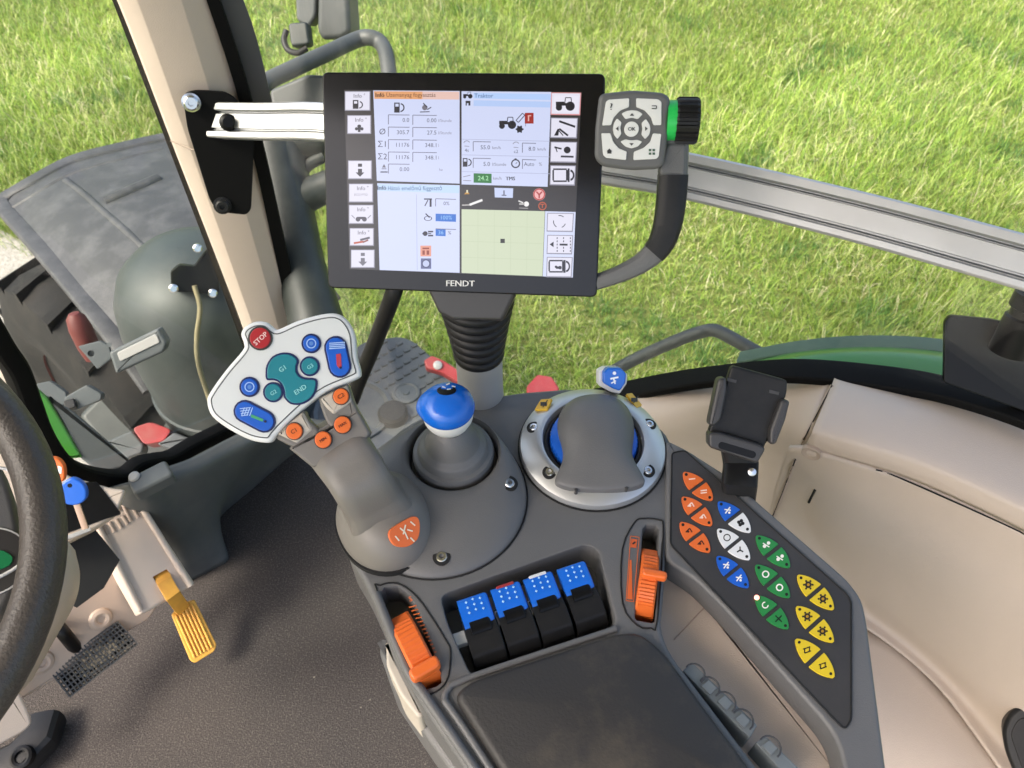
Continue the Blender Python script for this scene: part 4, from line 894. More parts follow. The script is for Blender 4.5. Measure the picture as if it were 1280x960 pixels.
# ================================================================ blue-headed joystick
js = thing('cross_joystick', 'joystick with a shiny blue mushroom head and stepped grey rubber boot', 'joystick', JB)
lathe('boot', 'console', js, JB, Z, [(.041, -.006), (.0415, .004), (.040, .008), (.0362, .0095), (.0355, .011), (.0345, .016), (.0325, .0185), (.0285, .0205), (.0270, .023), (.0235, .034), (.017, .043), (.014, .046)], 56, sharp=40)
HC = JB+Vector((-.002, .004, 0))
lathe('collar', 'whitekey', js, HC, Z, [(.010, .040), (.0150, .044), (.0205, .050), (.0240, .058), (.0250, .065), (.0250, .068), (.018, .069)], 48)
def lip(t, r, z): return 1+.16*math.exp(-((t-math.pi*.98)/.45)**2)*(1 if r > .015 else 0)*(1-abs(z-.068)/.03 if abs(z-.068) < .03 else 0)
lathe('head', 'blue_knob', js, HC, Z, [(.018, .0675), (.0252, .0680), (.0264, .071), (.0262, .0745), (.0245, .0795), (.0210, .0840), (.0155, .0875), (.0095, .0895), (.004, .0902), (.0005, .0903)], 56, warp=lip, sharp=60)
IP = Plane(HC+Z*.0888+Vector((0, .006, 0)), (0, .30, 1))
plate('icon_disc', 'black', js, IP, circ(0, 0, .0092, 28, .0070), .003, .0004, 1, h=.0012)
k = Ink(IP.up(.0013), .0002); cx, cy = 561, 483
for dx, dy, a in ((-6, 1, 25), (-1, -3, -30), (6, 0, 20), (0, 3.5, -10)):
    k.line(cx+dx-2.5*math.cos(R(a)), cy+dy-1.6*math.sin(R(a)), cx+dx+2.5*math.cos(R(a)), cy+dy+1.6*math.sin(R(a)), 1.5, 'dfe3e8', 1)
k.build('icon', js)

# ================================================================ multifunction handle
GB = at(485, 655, ZC)
mf = thing('multifunction_joystick', 'tall grey drive lever with a white keypad plate of blue and teal buttons', 'joystick', GB)
# swelling base
bso = lathe('base', 'grip', mf, GB+Vector((-.002, .0, .004)), Z, [(.0500, -.004), (.0505, .004), (.0490, .010), (.0455, .018), (.040, .026), (.032, .033), (.022, .038), (.010, .040), (.001, .0405)], 56, cap=False, warp=lambda t, r, z: 1+.10*math.cos(2*(t-R(118))))
lathe('base_gap', 'void', mf, GB+Vector((-.002, 0, .004)), Z, [(.0525, -.004), (.0525, .0018), (.0490, .0018)], 56, cap=False, warp=lambda t, r, z: 1+.10*math.cos(2*(t-R(118))))
# keypad plate
PK = Plane(at(352, 470, .885), (.12, -.60, .79), (.86, .35, .1))
def c1(x, y): return 240+x/5.333, 380+y/5.333
ol = [(480, 925), (380, 905), (250, 840), (130, 750), (95, 650), (120, 580), (220, 440), (330, 310), (342, 265), (322, 200), (350, 148), (420, 114), (495, 118), (545, 157), (580, 163), (700, 110), (850, 68), (960, 60), (1035, 105), (1085, 200), (1100, 350), (1125, 450), (1095, 497), (900, 580), (750, 690), (620, 810), (560, 875), (525, 918)]
P2 = sm(PK.pl([c1(*p) for p in ol]), 4)
pl_ = plate('keypad_plate', 'white_rim', mf, PK, P2, .012, .004, 5)
plate('keypad_face', 'white', pl_, PK, inset(P2, .0048), .002, .0006, 2, h=.0006)
q_ = [PK.w(a, b, .0002) for a, b in inset(P2, .0046)]; sweep('face_gap', 'midgrey', pl_, q_+q_[:2], circ(0, 0, .0006, 6), up=PK.n, sharp=60)
kk = Ink(PK, .0022, .0001)
SC = PK.w(0, 0); pxk = (SC-EYE).dot(FW)/FPX/5.333
def btn(name, pts, mat, rimmat='navy', grow=1.0, h=.0026):
    o = PK.pl([c1(*p) for p in pts], .0015)
    b = plate(name, mat, mf, PK, o, .004, .0009, 3, h=h)
    plate('button_rim', rimmat, b, PK, inset(o, -grow*.0016), .002, .0003, 1, h=.0018); return b
btn('stop_button', circ(455, 228, 70), 'red', 'panel')
btn('round_button', circ(795, 263, 54), 'blue'); btn('round_button', circ(383, 553, 56), 'blue')
btn('oblong_button', caps(958, 290, 985, 415, 66), 'blue'); btn('oblong_button', caps(352, 715, 482, 783, 64), 'blue')
btn('round_button', circ(785, 415, 55), 'teal'); btn('round_button', circ(541, 588, 56), 'teal')
btn('hourglass_button', sm([(502, 470), (508, 412), (545, 358), (610, 335), (668, 345), (700, 378), (692, 410), (692, 450), (712, 483), (752, 502), (818, 508), (824, 545), (812, 590), (778, 633), (720, 660), (662, 656), (625, 620), (622, 590), (610, 545), (580, 510), (540, 496), (508, 496)], 3), 'teal')
def tx(x, y, s, b, c, rot=-33): kk.text(*c1(x, y), s, b, c, 1, rot=rot, bold=.25)
kk.b = .0028
tx(457, 232, 8.6, 'STOP', 'f0d6d2', -42)
for x, y in ((795, 263), (383, 553)): kk.ring(*c1(x, y), 5.6, 1.3, 'a9c6ee', 1); kk.disc(*c1(x, y), 2.6, '5b86c8', 1)
tx(605, 432, 8.5, 'G1', '8fd2d2'); tx(722, 572, 8.5, 'END', '8fd2d2'); tx(788, 418, 7, 'G3', '8fd2d2'); tx(543, 592, 7, 'G2', '8fd2d2')
for a in range(4):
    kk.line(*c1(915, 262+a*12), *c1(1020, 255+a*12), 1.2, 'a9c6ee', 1); kk.line(*c1(330+a*18, 745), *c1(350+a*18, 690), 1.1, 'a9c6ee', 1)
for a in range(4): kk.line(*c1(318+a*4, 698+a*16), *c1(392-a*6, 690+a*16), 1.0, 'a9c6ee', 2)
kk.poly([c1(960, 335), c1(992, 330), c1(998, 425), c1(982, 430), c1(965, 410)], 'b43a4a', 2); kk.disc(*c1(990, 424), 1.6, '14142a', 3)
kk.poly([c1(395, 735), c1(478, 768), c1(470, 785), c1(392, 755)], '3f9a6a', 2); kk.disc(*c1(488, 783), 1.6, '14142a', 3)
o = kk.build('keypad_print', pl_); o['kind'] = 'stuff'
# grip: swept oval from base to the two prongs
gp = [at(474, 640, ZC+.022), at(463, 622, ZC+.046), at(446, 594, ZC+.072), PK.hit(425, 563, -.030), PK.hit(404, 530, -.026)]
sd = PK.u
gr = [.034, .0272, .0268, .0295, .0325]
q = crom(gp, 8); w = []
for i in range(4): w += [gr[i]+(gr[i+1]-gr[i])*j/8 for j in range(8)]
w.append(gr[-1]); up_ = (PK.n+Z*.3).normalized()
fr_ = rnd([(-1, -.75), (-.75, -1), (.75, -1), (1, -.6), (1, .6), (.75, 1), (-.75, 1), (-1, .75)], .3, 3)
sweep('grip', 'grip', mf, q, ccw(fr_), up_, [(x*(.84 if i < 14 else .84-.011*(i-14)), x) for i, x in enumerate(w)], sharp=60)
# prongs from grip to plate
PG = PK.up(-.004)
def prong(pts, n, mat='grip', h=0, t=.020): return plate(n, mat, mf, PG, rnd(PG.pl([c1(*p) for p in pts], h), .0025), t, .003, 3, h=h)
prong([(560, 865), (640, 790), (745, 705), (765, 760), (840, 830), (880, 905), (850, 1010), (760, 1040), (680, 960), (560, 900)], 'prong')
prong([(840, 620), (1040, 530), (1075, 640), (1140, 780), (1110, 880), (960, 870), (890, 780), (860, 700)], 'prong')
prong([(640, 960), (880, 840), (960, 790), (1100, 700), (1190, 860), (1120, 970), (960, 1070), (800, 1090)], 'thumb_saddle', h=.001, t=.030)
prong([(562, 868), (650, 786), (738, 716), (768, 770), (808, 836), (700, 932), (612, 890)], 'button_pad', 'cream', .0015, .004)
prong([(848, 626), (1035, 538), (1068, 650), (945, 742), (888, 690)], 'button_pad', 'cream', .0015, .004)
def ob(x, y, r, s, h):
    o = PG.pl([c1(*p) for p in circ(x, y, r)], h)
    b = plate('thumb_button', 'orange', mf, PG, o, .005, .0012, 3, h=h)
    plate('button_rim', 'panel', b, PG, inset(o, -.0008), .003, .0003, 1, h=h-.0022)
    k = Ink(PG.up(h), .0003); k.text(*c1(x, y), 7.5 if len(s) < 3 else 5.2, s, '5a1c08', 1, rot=-32, bold=.25); k.build('button_print', b)
ob(680, 848, 55, 'C1', .0045); ob(992, 615, 53, 'C2', .0045); ob(873, 905, 56, 'MIN', .0045); ob(1003, 805, 57, 'MAX', .0045)
# orange shield emblem on the base
h_, n_ = cast(bvh(bso), 506, 666, .0012); EP = Plane(h_, n_, (1, .1, 0))
em = sm(EP.pl([(487, 664), (498, 655), (515, 646), (523, 648), (525, 660), (522, 674), (510, 683), (496, 683), (488, 675)]), 3)
plate('emblem', 'orange', mf, EP, em, .0035, .0004, 1)
k = Ink(EP, .0003)
for x0, y0, x1, y1 in ((500, 660, 506, 665), (506, 665, 510, 674), (513, 652, 519, 657), (494, 670, 499, 676), (513, 672, 518, 677), (507, 656, 504, 668), (509, 662, 516, 664)): k.line(x0, y0, x1, y1, 1.7, 'e9dfc4', 1+x0 % 3)
k.build('emblem_print', mf)
# ================================================================ right-hand trim over the rear wheel
def G(rows): return [[at(*p) for p in r] for r in rows]
tr_ = thing('wheel_arch_trim', 'large beige moulded plastic cover over the rear wheel arch', 'trim panel', at(1100, 700, .0))
g = G([[(1046, 465, .68), (1110, 474, .685), (1180, 490, .69), (1290, 525, .695), (1400, 575, .695)],
       [(1036, 490, .69), (1100, 505, .70), (1170, 525, .70), (1290, 563, .70), (1400, 610, .70)],
       [(1018, 532, .685), (1085, 548, .695), (1160, 572, .695), (1290, 630, .695), (1400, 690, .695)],
       [(1012, 548, .670), (1078, 565, .682), (1155, 590, .682), (1290, 652, .682), (1400, 716, .682)],
       [(1006, 560, .645), (1070, 577, .660), (1150, 603, .662), (1290, 668, .665), (1400, 736, .665)]])
tl_ = surf('top_ledge', 'beige', tr_, g, 6, 5, .006, flip=True)
g = G([[(985, 560, .635), (1005, 562, .648), (1068, 579, .658), (1150, 606, .658), (1290, 672, .660), (1400, 742, .66)],
       [(975, 590, .585), (1000, 590, .60), (1050, 606, .612), (1140, 636, .620), (1290, 712, .625), (1400, 790, .625)],
       [(962, 640, .50), (1000, 640, .53), (1040, 664, .54), (1140, 710, .55), (1290, 800, .55), (1400, 890, .55)],
       [(960, 715, .40), (1030, 715, .44), (1072, 735, .44), (1165, 800, .44), (1290, 905, .44), (1380, 990, .44)],
       [(980, 770, .36), (1065, 762, .375), (1100, 776, .375), (1185, 846, .375), (1285, 962, .375), (1330, 1020, .375)],
       [(970, 785, .35), (1050, 775, .365), (1090, 790, .365), (1172, 858, .365), (1262, 978, .365), (1300, 1030, .365)]])
af_ = surf('arch_face', 'beige', tr_, g, 6, 6, .006, flip=True)
g = G([[(960, 785, .35), (1090, 787, .36), (1172, 855, .36), (1268, 978, .36), (1300, 1035, .36)],
       [(940, 860, .335), (1060, 880, .345), (1130, 930, .345), (1200, 1010, .345), (1240, 1060, .345)],
       [(960, 930, .30), (1000, 960, .30), (1060, 1010, .30), (1120, 1060, .30), (1160, 1100, .30)]])
surf('lower_shelf', 'beige', tr_, g, 6, 5, .006, flip=True)
# seam between the top ledge and the face, screw, slot
arct = bvh(tl_, af_)
q = castline(arct, ((1052, 574), (1068, 579), (1095, 587), (1122, 596), (1150, 606), (1185, 620), (1220, 637), (1255, 655), (1290, 673)), .0002)
sweep('seam', 'void', tr_, crom(q, 3), circ(0, 0, .0010, 6), up=Z)
sc_, nn = cast(arct, 1014, 567)
lathe('screw', 'beige_dark', tr_, sc_, nn, [(.012, -.006), (.012, .0006), (.0108, .0016), (.0085, .0006), (.004, -.0005), (.0035, -.003), (.0003, -.003)], 28)
sweep('slot', 'void', tr_, castline(arct, ((1011, 628), (1019, 612)), .0002), circ(0, 0, .0016, 8), up=Z)
P = Plane(cast(arct, 1262, 905)[0]+Vector((-.02, -.03, .0)), (-.5, -.5, .7))
cp = thing('black_fitting', 'black rounded plastic fitting set in the wheel arch cover', 'fitting', P.hit(1270, 950, -.03))
plate('shell', 'rubber', cp, P, rnd(P.pl([(1252, 912), (1262, 890), (1285, 876), (1340, 870), (1340, 990), (1275, 985), (1256, 940)]), .01), .03, .006, 4)
plate('insert', 'black', cp, P, rnd(P.pl([(1262, 918), (1272, 898), (1340, 886), (1340, 980), (1282, 974)], .001), .008), .004, .002, 2, h=.001)
# front lower trim with the seam
ft = thing('side_trim', 'beige lower window trim between the dial and the wheel arch cover', 'trim panel', at(930, 560, .0))
g = G([[(770, 496, .50), (830, 488, .53), (920, 479, .58), (990, 474, .63), (1040, 472, .675)],
       [(770, 515, .50), (830, 508, .53), (920, 500, .58), (985, 497, .63), (1028, 497, .67)],
       [(775, 540, .48), (835, 535, .51), (925, 528, .55), (975, 530, .60), (1012, 538, .655)],
       [(785, 575, .43), (840, 570, .46), (920, 565, .50), (965, 575, .54), (998, 580, .59)],
       [(800, 660, .30), (850, 660, .32), (910, 660, .36), (945, 668, .42), (985, 650, .50)],
       [(820, 820, .05), (860, 820, .05), (920, 820, .10), (960, 820, .20), (1000, 800, .30)]])
fp_ = surf('panel', 'beige', ft, g, 6, 5, .006, flip=True)
gt = bvh(tl_, af_, fp_)
q = castline(gt, ((1040, 482), (1030, 500), (1020, 520), (1010, 540), (1001, 558), (994, 575), (986, 595), (977, 618), (966, 645), (955, 670)), .0005)
sweep('panel_gap', 'beige_dark', ft, crom(q, 3), circ(0, 0, .0022, 8), up=Z)
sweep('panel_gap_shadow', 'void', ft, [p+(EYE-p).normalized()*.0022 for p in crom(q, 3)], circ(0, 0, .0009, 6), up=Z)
# black rubber seal along the window foot, curved over the wheel arch
sp = [(700, 510, .42), (785, 489, .50), (860, 475, .565), (930, 467, .62), (1000, 464, .66), (1090, 472, .69), (1180, 487, .705), (1290, 522, .72), (1400, 575, .73)]
q = crom([at(*p) for p in sp], 6)
tag(sweep('window_seal', 'seal', None, q, rsec(.014, .040, .4), up=Z), 'black rubber seal curving along the foot of the side window', 'seal')
q2 = crom([at(x, y+11, z-.012) for x, y, z in sp[1:6]], 6)
tag(sweep('seal_trim', 'stepgrey', None, q2, rsec(.004, .006, .4), up=Z), 'thin pale strip under the window seal', 'trim strip')
# green rear mudguard outside
g = [[at(930, 452, .50), at(1000, 438, .56), at(1090, 432, .60), at(1190, 440, .63), at(1320, 470, .65)],
     [at(930, 460, .52), at(1000, 446, .58), at(1090, 441, .62), at(1190, 450, .65), at(1320, 482, .67)],
     [at(930, 478, .52), at(1000, 470, .58), at(1090, 468, .62), at(1190, 480, .65), at(1320, 515, .67)]]
mg = thing('mudguard', 'green painted rear mudguard outside the side window', 'mudguard', at(1080, 450, .3))
surf('outer_shell', 'green', mg, g, 6, 4, .006, flip=True)
q = crom([at(*p) for p in [(925, 449, .50), (1000, 436, .56), (1090, 430, .60), (1190, 437, .63), (1320, 467, .65)]], 6)
sweep('edge_strip', 'strip', mg, q, rsec(.012, .03, .4), up=Z)
# window pane and windscreen
def pane(name, P, px, lab):
    a = [P.hit(x, y) for x, y in px]; b = [p+P.n*.005 for p in a]; n = len(a)
    F = [tuple(range(n)), tuple(range(n, 2*n))[::-1]] + [(i, i+n, (i+1) % n+n, (i+1) % n) for i in range(n)]
    o = mk(name, a+b, F, 'window_glass'); return tag(o, lab, 'window')
GW = WIN.up(.015)
pts = [GW.w(a, z) for a, z in ((-.02, 1.5), (-.02, .05), (.40, .12), (.62, .36), (.82, .60), (1.1, .70), (1.5, .74), (1.5, 1.5))]
def pane3(name, P, uvs, lab):
    a = [P.w(u, v) for u, v in uvs]; b = [p+P.n*.005 for p in a]; n = len(a)
    return tag(mk(name, a+b, [tuple(range(n)), tuple(range(n, 2*n))[::-1]]+[(i, i+n, (i+1) % n+n, (i+1) % n) for i in range(n)], 'window_glass'), lab, 'window')

# aluminium rail
ra = [dep(266, 151, 1.10), dep(330, 152.5, 1.06), dep(400, 153, 1.02), dep(500, 164, .97), dep(620, 181, .915), dep(760, 204, .862), dep(858, 220.5, .826), dep(1070, 271, .757), dep(1300, 334, .695)]
RS = [(-.024, -.008), (-.024, .009), (-.022, .011), (-.0165, .011), (-.0155, .009), (-.0148, .003), (-.0110, .003), (-.0100, .0075), (.0085, .0075), (.0095, .003), (.0125, .003), (.0135, .009), (.0145, .011), (.022, .011), (.024, .009), (.024, -.008)]
rail = thing('equipment_rail', 'grooved aluminium rail running from the pillar bracket across the side window', 'rail', dep(640, 220, .90))
q = crom(ra, 5); fr = frames(q)
def vup(i): t = (q[min(i+1, len(q)-1)]-q[max(i-1, 0)]).normalized(); v = Z-t*Z.dot(t); return v.normalized()
V = []; F = []; n = len(RS)
for i, p in enumerate(q):
    t = (q[min(i+1, len(q)-1)]-q[max(i-1, 0)]).normalized(); up_ = UP*1.0+Z*.2; up_ = (up_-t*up_.dot(t)).normalized(); b = t.cross(up_)
    if b.dot(EYE-p) < 0: b = -b
    for x, y in RS: V.append(p+up_*x+b*y)
for i in range(len(q)-1):
    for k in range(n): F.append((i*n+k, i*n+(k+1) % n, (i+1)*n+(k+1) % n, (i+1)*n+k))
F.append(tuple(range(n))); F.append(tuple(range((len(q)-1)*n, len(q)*n))[::-1])
mk('extrusion', V, F, 'alu', rail, 25)
bp = dep(285, 153, 1.075); bn = (EYE-bp).normalized()
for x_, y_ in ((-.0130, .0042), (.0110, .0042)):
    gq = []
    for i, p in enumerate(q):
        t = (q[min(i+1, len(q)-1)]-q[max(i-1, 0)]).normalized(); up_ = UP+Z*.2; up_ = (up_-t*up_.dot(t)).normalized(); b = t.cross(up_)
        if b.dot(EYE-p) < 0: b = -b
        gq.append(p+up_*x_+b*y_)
    sweep('groove_shade', 'midgrey' if y_ < .007 else 'lightgrey', rail, gq, circ(0, 0, .0008 if y_ < .007 else .0005, 6), up=UP)  # grey strips laid in the rail's hollows as painted shadow lines
lathe('clamp_bolt', 'black', rail, bp, bn, [(.012, -.01), (.012, .004), (.009, .006), (.009, .012), (.007, .014), (.001, .014)], 18)
# black bracket on the pillar
BP = Plane(dep(285, 200, 1.12), (.30, -.86, .30))
brk = thing('pillar_bracket', 'black tapered steel bracket bolted to the beige cab pillar', 'bracket', BP.hit(300, 265))
plate('bracket_plate', 'seal', brk, BP, rnd(BP.pl([(228, 118), (243, 113), (282, 115), (296, 124), (318, 175), (314, 262), (308, 269), (280, 266), (270, 262), (262, 250), (234, 160)]), .008), .008, .0015, 2)
for x, y, r, m in ((239, 128, .010, 'chrome'), (278, 257, .010, 'rubber'), (287, 153, .009, 'black')):
    lathe('bolt', m, brk, BP.hit(x, y, .001), BP.n, [(r*1.3, -.001), (r*1.3, .0015), (r, .002), (r, .007), (r*.8, .0085), (r*.4, .0085), (r*.35, .005), (.0003, .005)], 18)
# black plate and post at the right rim
RP = Plane(dep(1230, 440, .86), (-.28, -.80, .52))
pb = thing('mounting_plate', 'black steel mounting plate with round post below the rail end', 'bracket', RP.hit(1240, 500))
plate('plate', 'black', pb, RP, rnd(RP.pl([(1181, 402), (1188, 394), (1240, 399), (1262, 404), (1310, 440), (1310, 525), (1180, 478)]), .004), .008, .0015, 2)
lathe('post', 'black', pb, RP.hit(1275, 410, .02), (.1, .3, 1), [(.020, -.03), (.020, .012), (.017, .014), (.017, .022), (.021, .024), (.021, .04), (.014, .045)], 28)
# grab handle outside
q = [dep(755, 470, 1.52), dep(800, 446, 1.50), dep(850, 424, 1.46), dep(880, 414, 1.44), dep(893, 413, 1.43), dep(906, 418, 1.42), dep(935, 434, 1.40), dep(975, 456, 1.38)]
tag(tube('grab_handle', 'railgrey', None, q, .0125, 12), 'grey bent tubular handrail outside below the side window', 'handrail')
# ================================================================ phone holder
PH = Plane(dep(935, 520, .745), (-.10, -.72, .69), (.95, .30, 0))
ph = thing('phone_holder', 'empty black phone cradle on a short arm beside the keypad', 'phone holder', PH.hit(925, 600))
def c9(p): return [(740+x/2.37, 370+y/2.37) for x, y in p]
plate('cradle_back', 'rubber', ph, PH, rnd(PH.pl(c9([(415, 205), (580, 250), (578, 290), (525, 420), (500, 470), (350, 425), (345, 405), (400, 250)])), .004), .010, .0025, 3)
plate('left_clamp', 'panel', ph, PH, rnd(PH.pl(c9([(374, 244), (398, 240), (400, 280), (382, 368), (362, 386), (346, 384), (348, 366)]), .008), .004), .018, .003, 3, h=.009)
plate('right_clamp', 'panel', ph, PH, rnd(PH.pl(c9([(562, 306), (588, 310), (573, 370), (545, 440), (526, 440), (526, 402), (544, 352)]), .008), .004), .018, .003, 3, h=.009)
plate('bottom_lip', 'panel', ph, PH, rnd(PH.pl(c9([(345, 405), (372, 402), (500, 440), (515, 452), (490, 497), (345, 448)]), .008), .004), .020, .003, 3, h=.010)
plate('lip_slot', 'black', ph, PH, caps(*PH.p2(740+385/2.37, 370+443/2.37, .010), *PH.p2(740+475/2.37, 370+470/2.37, .010), .0035), .002, .0003, 1, h=.0104)
sweep('arm', 'rubber', ph, [PH.hit(922, 555, -.014), PH.hit(926, 580, -.018), at(924, 606, .765), at(922, 622, .745)], rsec(.018, .034, .3), up=PH.n)
lathe('arm_screw', 'chrome', ph, dep(940, 590, .735), PH.n, [(.004, -.003), (.004, .001), (.002, .0016)], 12)
for x, y in ((915, 475), (968, 490)): plate('pad_mark', 'panel', ph, PH, PH.pl([(x-6, y-3), (x+6, y), (x+5, y+4), (x-7, y+1)]), .001, .0002, 1, h=.0006)
# ================================================================ cab pillar and glazing
def pdp(py, Y=1.05): return Y/(math.cos(PITCH)+(480-py)/FPX*math.sin(PITCH))
def pp(x, y, Y=1.05): return dep(x, y, pdp(y, Y))
pil = thing('cab_pillar', 'beige padded cab pillar with black rubber edges between windscreen and side window', 'pillar', pp(345, 470))
cl = [(182, -60), (206, 0), (236, 90), (268, 190), (300, 290), (331, 390), (355, 470)]
wx = [118, 113, 104, 93, 80, 66, 58]
q = crom([pp(x, y) for x, y in cl], 4); sc_ = []
for i in range(len(wx)-1):
    for j in range(4):
        w = wx[i]+(wx[i+1]-wx[i])*j/4; y = cl[i][1]+(cl[i+1][1]-cl[i][1])*j/4; sc_.append((1, w*pdp(y)/FPX))
sc_.append((1, wx[-1]*pdp(cl[-1][1])/FPX))
sweep('cover', 'beige', pil, q, ccw(rnd([(-.03, -.5), (-.012, .5), (.014, .44), (.030, .24), (.030, -.20), (.010, -.49)], [.003, .003, .010, .010, .010, .006], 2)), up=Vector((.25, -.9, .35)), scale=sc_)
sweep('cover_joint', 'beige_dark', pil, [pp(213, 176, 1.012), pp(240, 187, 1.006), pp(258, 186, 1.006)], circ(0, 0, .0011, 6), up=Z)
def edge_strip(name, pts, wpx, mat, Y, depth=.02):
    return sweep(name, mat, pil, crom([pp(x, y, Y) for x, y in pts], 3), rsec(depth, 1, .3), up=Vector((.25, -.9, .35)), scale=[(1, wpx*pdp(y, Y)/FPX) for y in np.linspace(pts[0][1], pts[-1][1], (len(pts)-1)*3+1)])
edge_strip('rubber_edge', [(121, -60), (146, 0), (184, 100), (222, 200), (260, 300), (300, 410), (322, 470)], 7, 'seal', 1.06)
edge_strip('rubber_edge', [(245, -60), (267, 0), (300, 100), (326, 200), (348, 300), (370, 400), (386, 470)], 15, 'seal', 1.06)
edge_strip('frit_strip', [(262, -60), (288, 0), (304, 45), (318, 100), (332, 160)], 30, 'frit', 1.085, .006)
# glass
GW = WIN.up(.02)
pane3('side_window', GW, [(.03, -1.6), (.03, .06), (.34, .02), (.50, -.30), (.71, -.47), (.98, -.66), (1.5, -.72), (1.5, -1.6)], 'large clear side window behind the touchscreen and rail')
GS = WSH.up(.02)
pane3('windscreen', GS, [(-.03, -1.6), (-.03, -.20), (-.15, -.24), (-.35, -.34), (-.60, -.50), (-1.3, -.70), (-1.3, -1.6)], 'clear windscreen left of the beige pillar')
sp = [(-30, 380), (0, 432), (20, 462), (36, 505), (52, 545), (78, 580), (112, 595), (150, 598), (172, 583), (192, 578), (212, 574), (240, 558), (280, 538), (330, 512)]
q = crom([WSH.hit(x, y, .0) for x, y in sp], 5)
tag(sweep('windscreen_seal', 'seal', None, q, rsec(.032, .030, .35), up=WSH.n), 'thick black rubber seal along the foot of the windscreen', 'seal')
# dark sill step between floor and windscreen corner
g = G([[(132, 612, .33), (160, 604, .36), (190, 590, .34), (240, 572, .31), (290, 546, .28), (350, 520, .25), (430, 530, .22)],
       [(150, 638, .28), (180, 624, .33), (210, 606, .315), (252, 590, .295), (296, 566, .265), (350, 542, .24), (420, 545, .20)],
       [(176, 676, .15), (207, 660, .20), (232, 642, .20), (264, 622, .19), (298, 590, .18), (345, 556, .16), (410, 550, .14)],
       [(204, 720, .04), (232, 705, .07), (254, 688, .07), (276, 668, .06), (276, 640, .05), (325, 594, .05), (385, 555, .05)],
       [(214, 742, .0), (240, 726, .0), (266, 712, .0), (286, 696, .0), (270, 655, .0), (318, 610, .0), (372, 562, .0)]])
o = surf('sill_step', 'midgrey', None, g, 6, 5, .006, flip=True, sharp=70); tag(o, 'dark grey plastic step moulding between floor mat and windscreen corner', 'trim panel')
b = thing('sill_box', 'small dark grey cap with a pale button on the step moulding', 'cap', at(190, 605, .34))
box('cap', 'midgrey', b, at(190, 600, .350), (.8, .6, 0), (-.6, .8, 0), .065, .038, .022, .005)
lathe('button', 'lightgrey', b, at(168, 596, .362), (0, -.2, 1), [(.009, -.004), (.009, .002), (.006, .004), (.0005, .004)], 18)

# ================================================================ steering wheel
SW = Plane(dep(52, 665, .60), (.40, -.20, .86))
a, b_, c_ = (Vector(SW.p2(*p)) for p in ((2, 515), (55, 672), (0, 848)))
def ccircle(a, b, c):
    d = 2*(a.x*(b.y-c.y)+b.x*(c.y-a.y)+c.x*(a.y-b.y))
    ux = (a.length_squared*(b.y-c.y)+b.length_squared*(c.y-a.y)+c.length_squared*(a.y-b.y))/d
    uy = (a.length_squared*(c.x-b.x)+b.length_squared*(a.x-c.x)+c.length_squared*(b.x-a.x))/d
    return Vector((ux, uy))
cc = ccircle(a, b_, c_); rw = (a-cc).length; print('steering wheel radius', rw)
wc = SW.w(cc.x, cc.y)
sw = thing('steering_wheel', 'dark leather steering wheel rim with grey spokes and green badge', 'steering wheel', wc-SW.n*.05)
M('wheel_leather', (.060, .050, .042), .40, bump=.8, bscale=330, var=.2, dust=.3, dcol=(.15, .125, .10))
V = []; F = []; n1, n2 = 96, 20
for i in range(n1):
    t = 2*math.pi*i/n1; d = SW.u*math.cos(t)+SW.v*math.sin(t)
    for j in range(n2): s = 2*math.pi*j/n2; V.append(wc+d*(rw+.0165*math.cos(s))+SW.n*.0185*math.sin(s))
for i in range(n1):
    for j in range(n2): F.append((i*n2+j, i*n2+(j+1) % n2, (i+1) % n1*n2+(j+1) % n2, (i+1) % n1*n2+j))
mk('rim', V, F, 'wheel_leather', sw, 0)
SWH = SW.up(-.022)
h = plate('hub', 'console', sw, SWH, rnd(SWH.pl([(-330, 560), (-60, 545), (0, 575), (18, 620), (28, 680), (22, 735), (0, 775), (-60, 815), (-330, 800)]), .02), .03, .006, 4)
M('badge_green', (.01, .20, .07), .3)
bd = plate('badge_ring', 'whitekey', h, SWH, circ(*SWH.p2(-14, 702, .0008), .0275, 40), .002, .0005, 2, h=.0012)
plate('badge_disc', 'panel', h, SWH, circ(*SWH.p2(-14, 702, .0016), .0262, 40), .002, .0005, 2, h=.0018)
plate('badge_button', 'badge_green', h, SWH, rnd(SWH.pl([(-14, 690), (4, 687), (17, 696), (14, 706), (0, 712), (-14, 714)], .003), .003), .002, .0006, 2, h=.0030)
rg = [SWH.w(*p, .002) for p in circ(*SWH.p2(-30, 655, 0), .048, 40)]; rg += rg[:2]
sweep('trim_ring', 'whitekey', h, rg, circ(0, 0, .0014, 8), up=SWH.n, sharp=60)
for x, y in ((-200, 560), (-200, 800)): pass
sweep('column', 'black', sw, [wc-SW.n*.03, wc-SW.n*.20], circ(0, 0, .035, 20), up=(0, 1, 0))

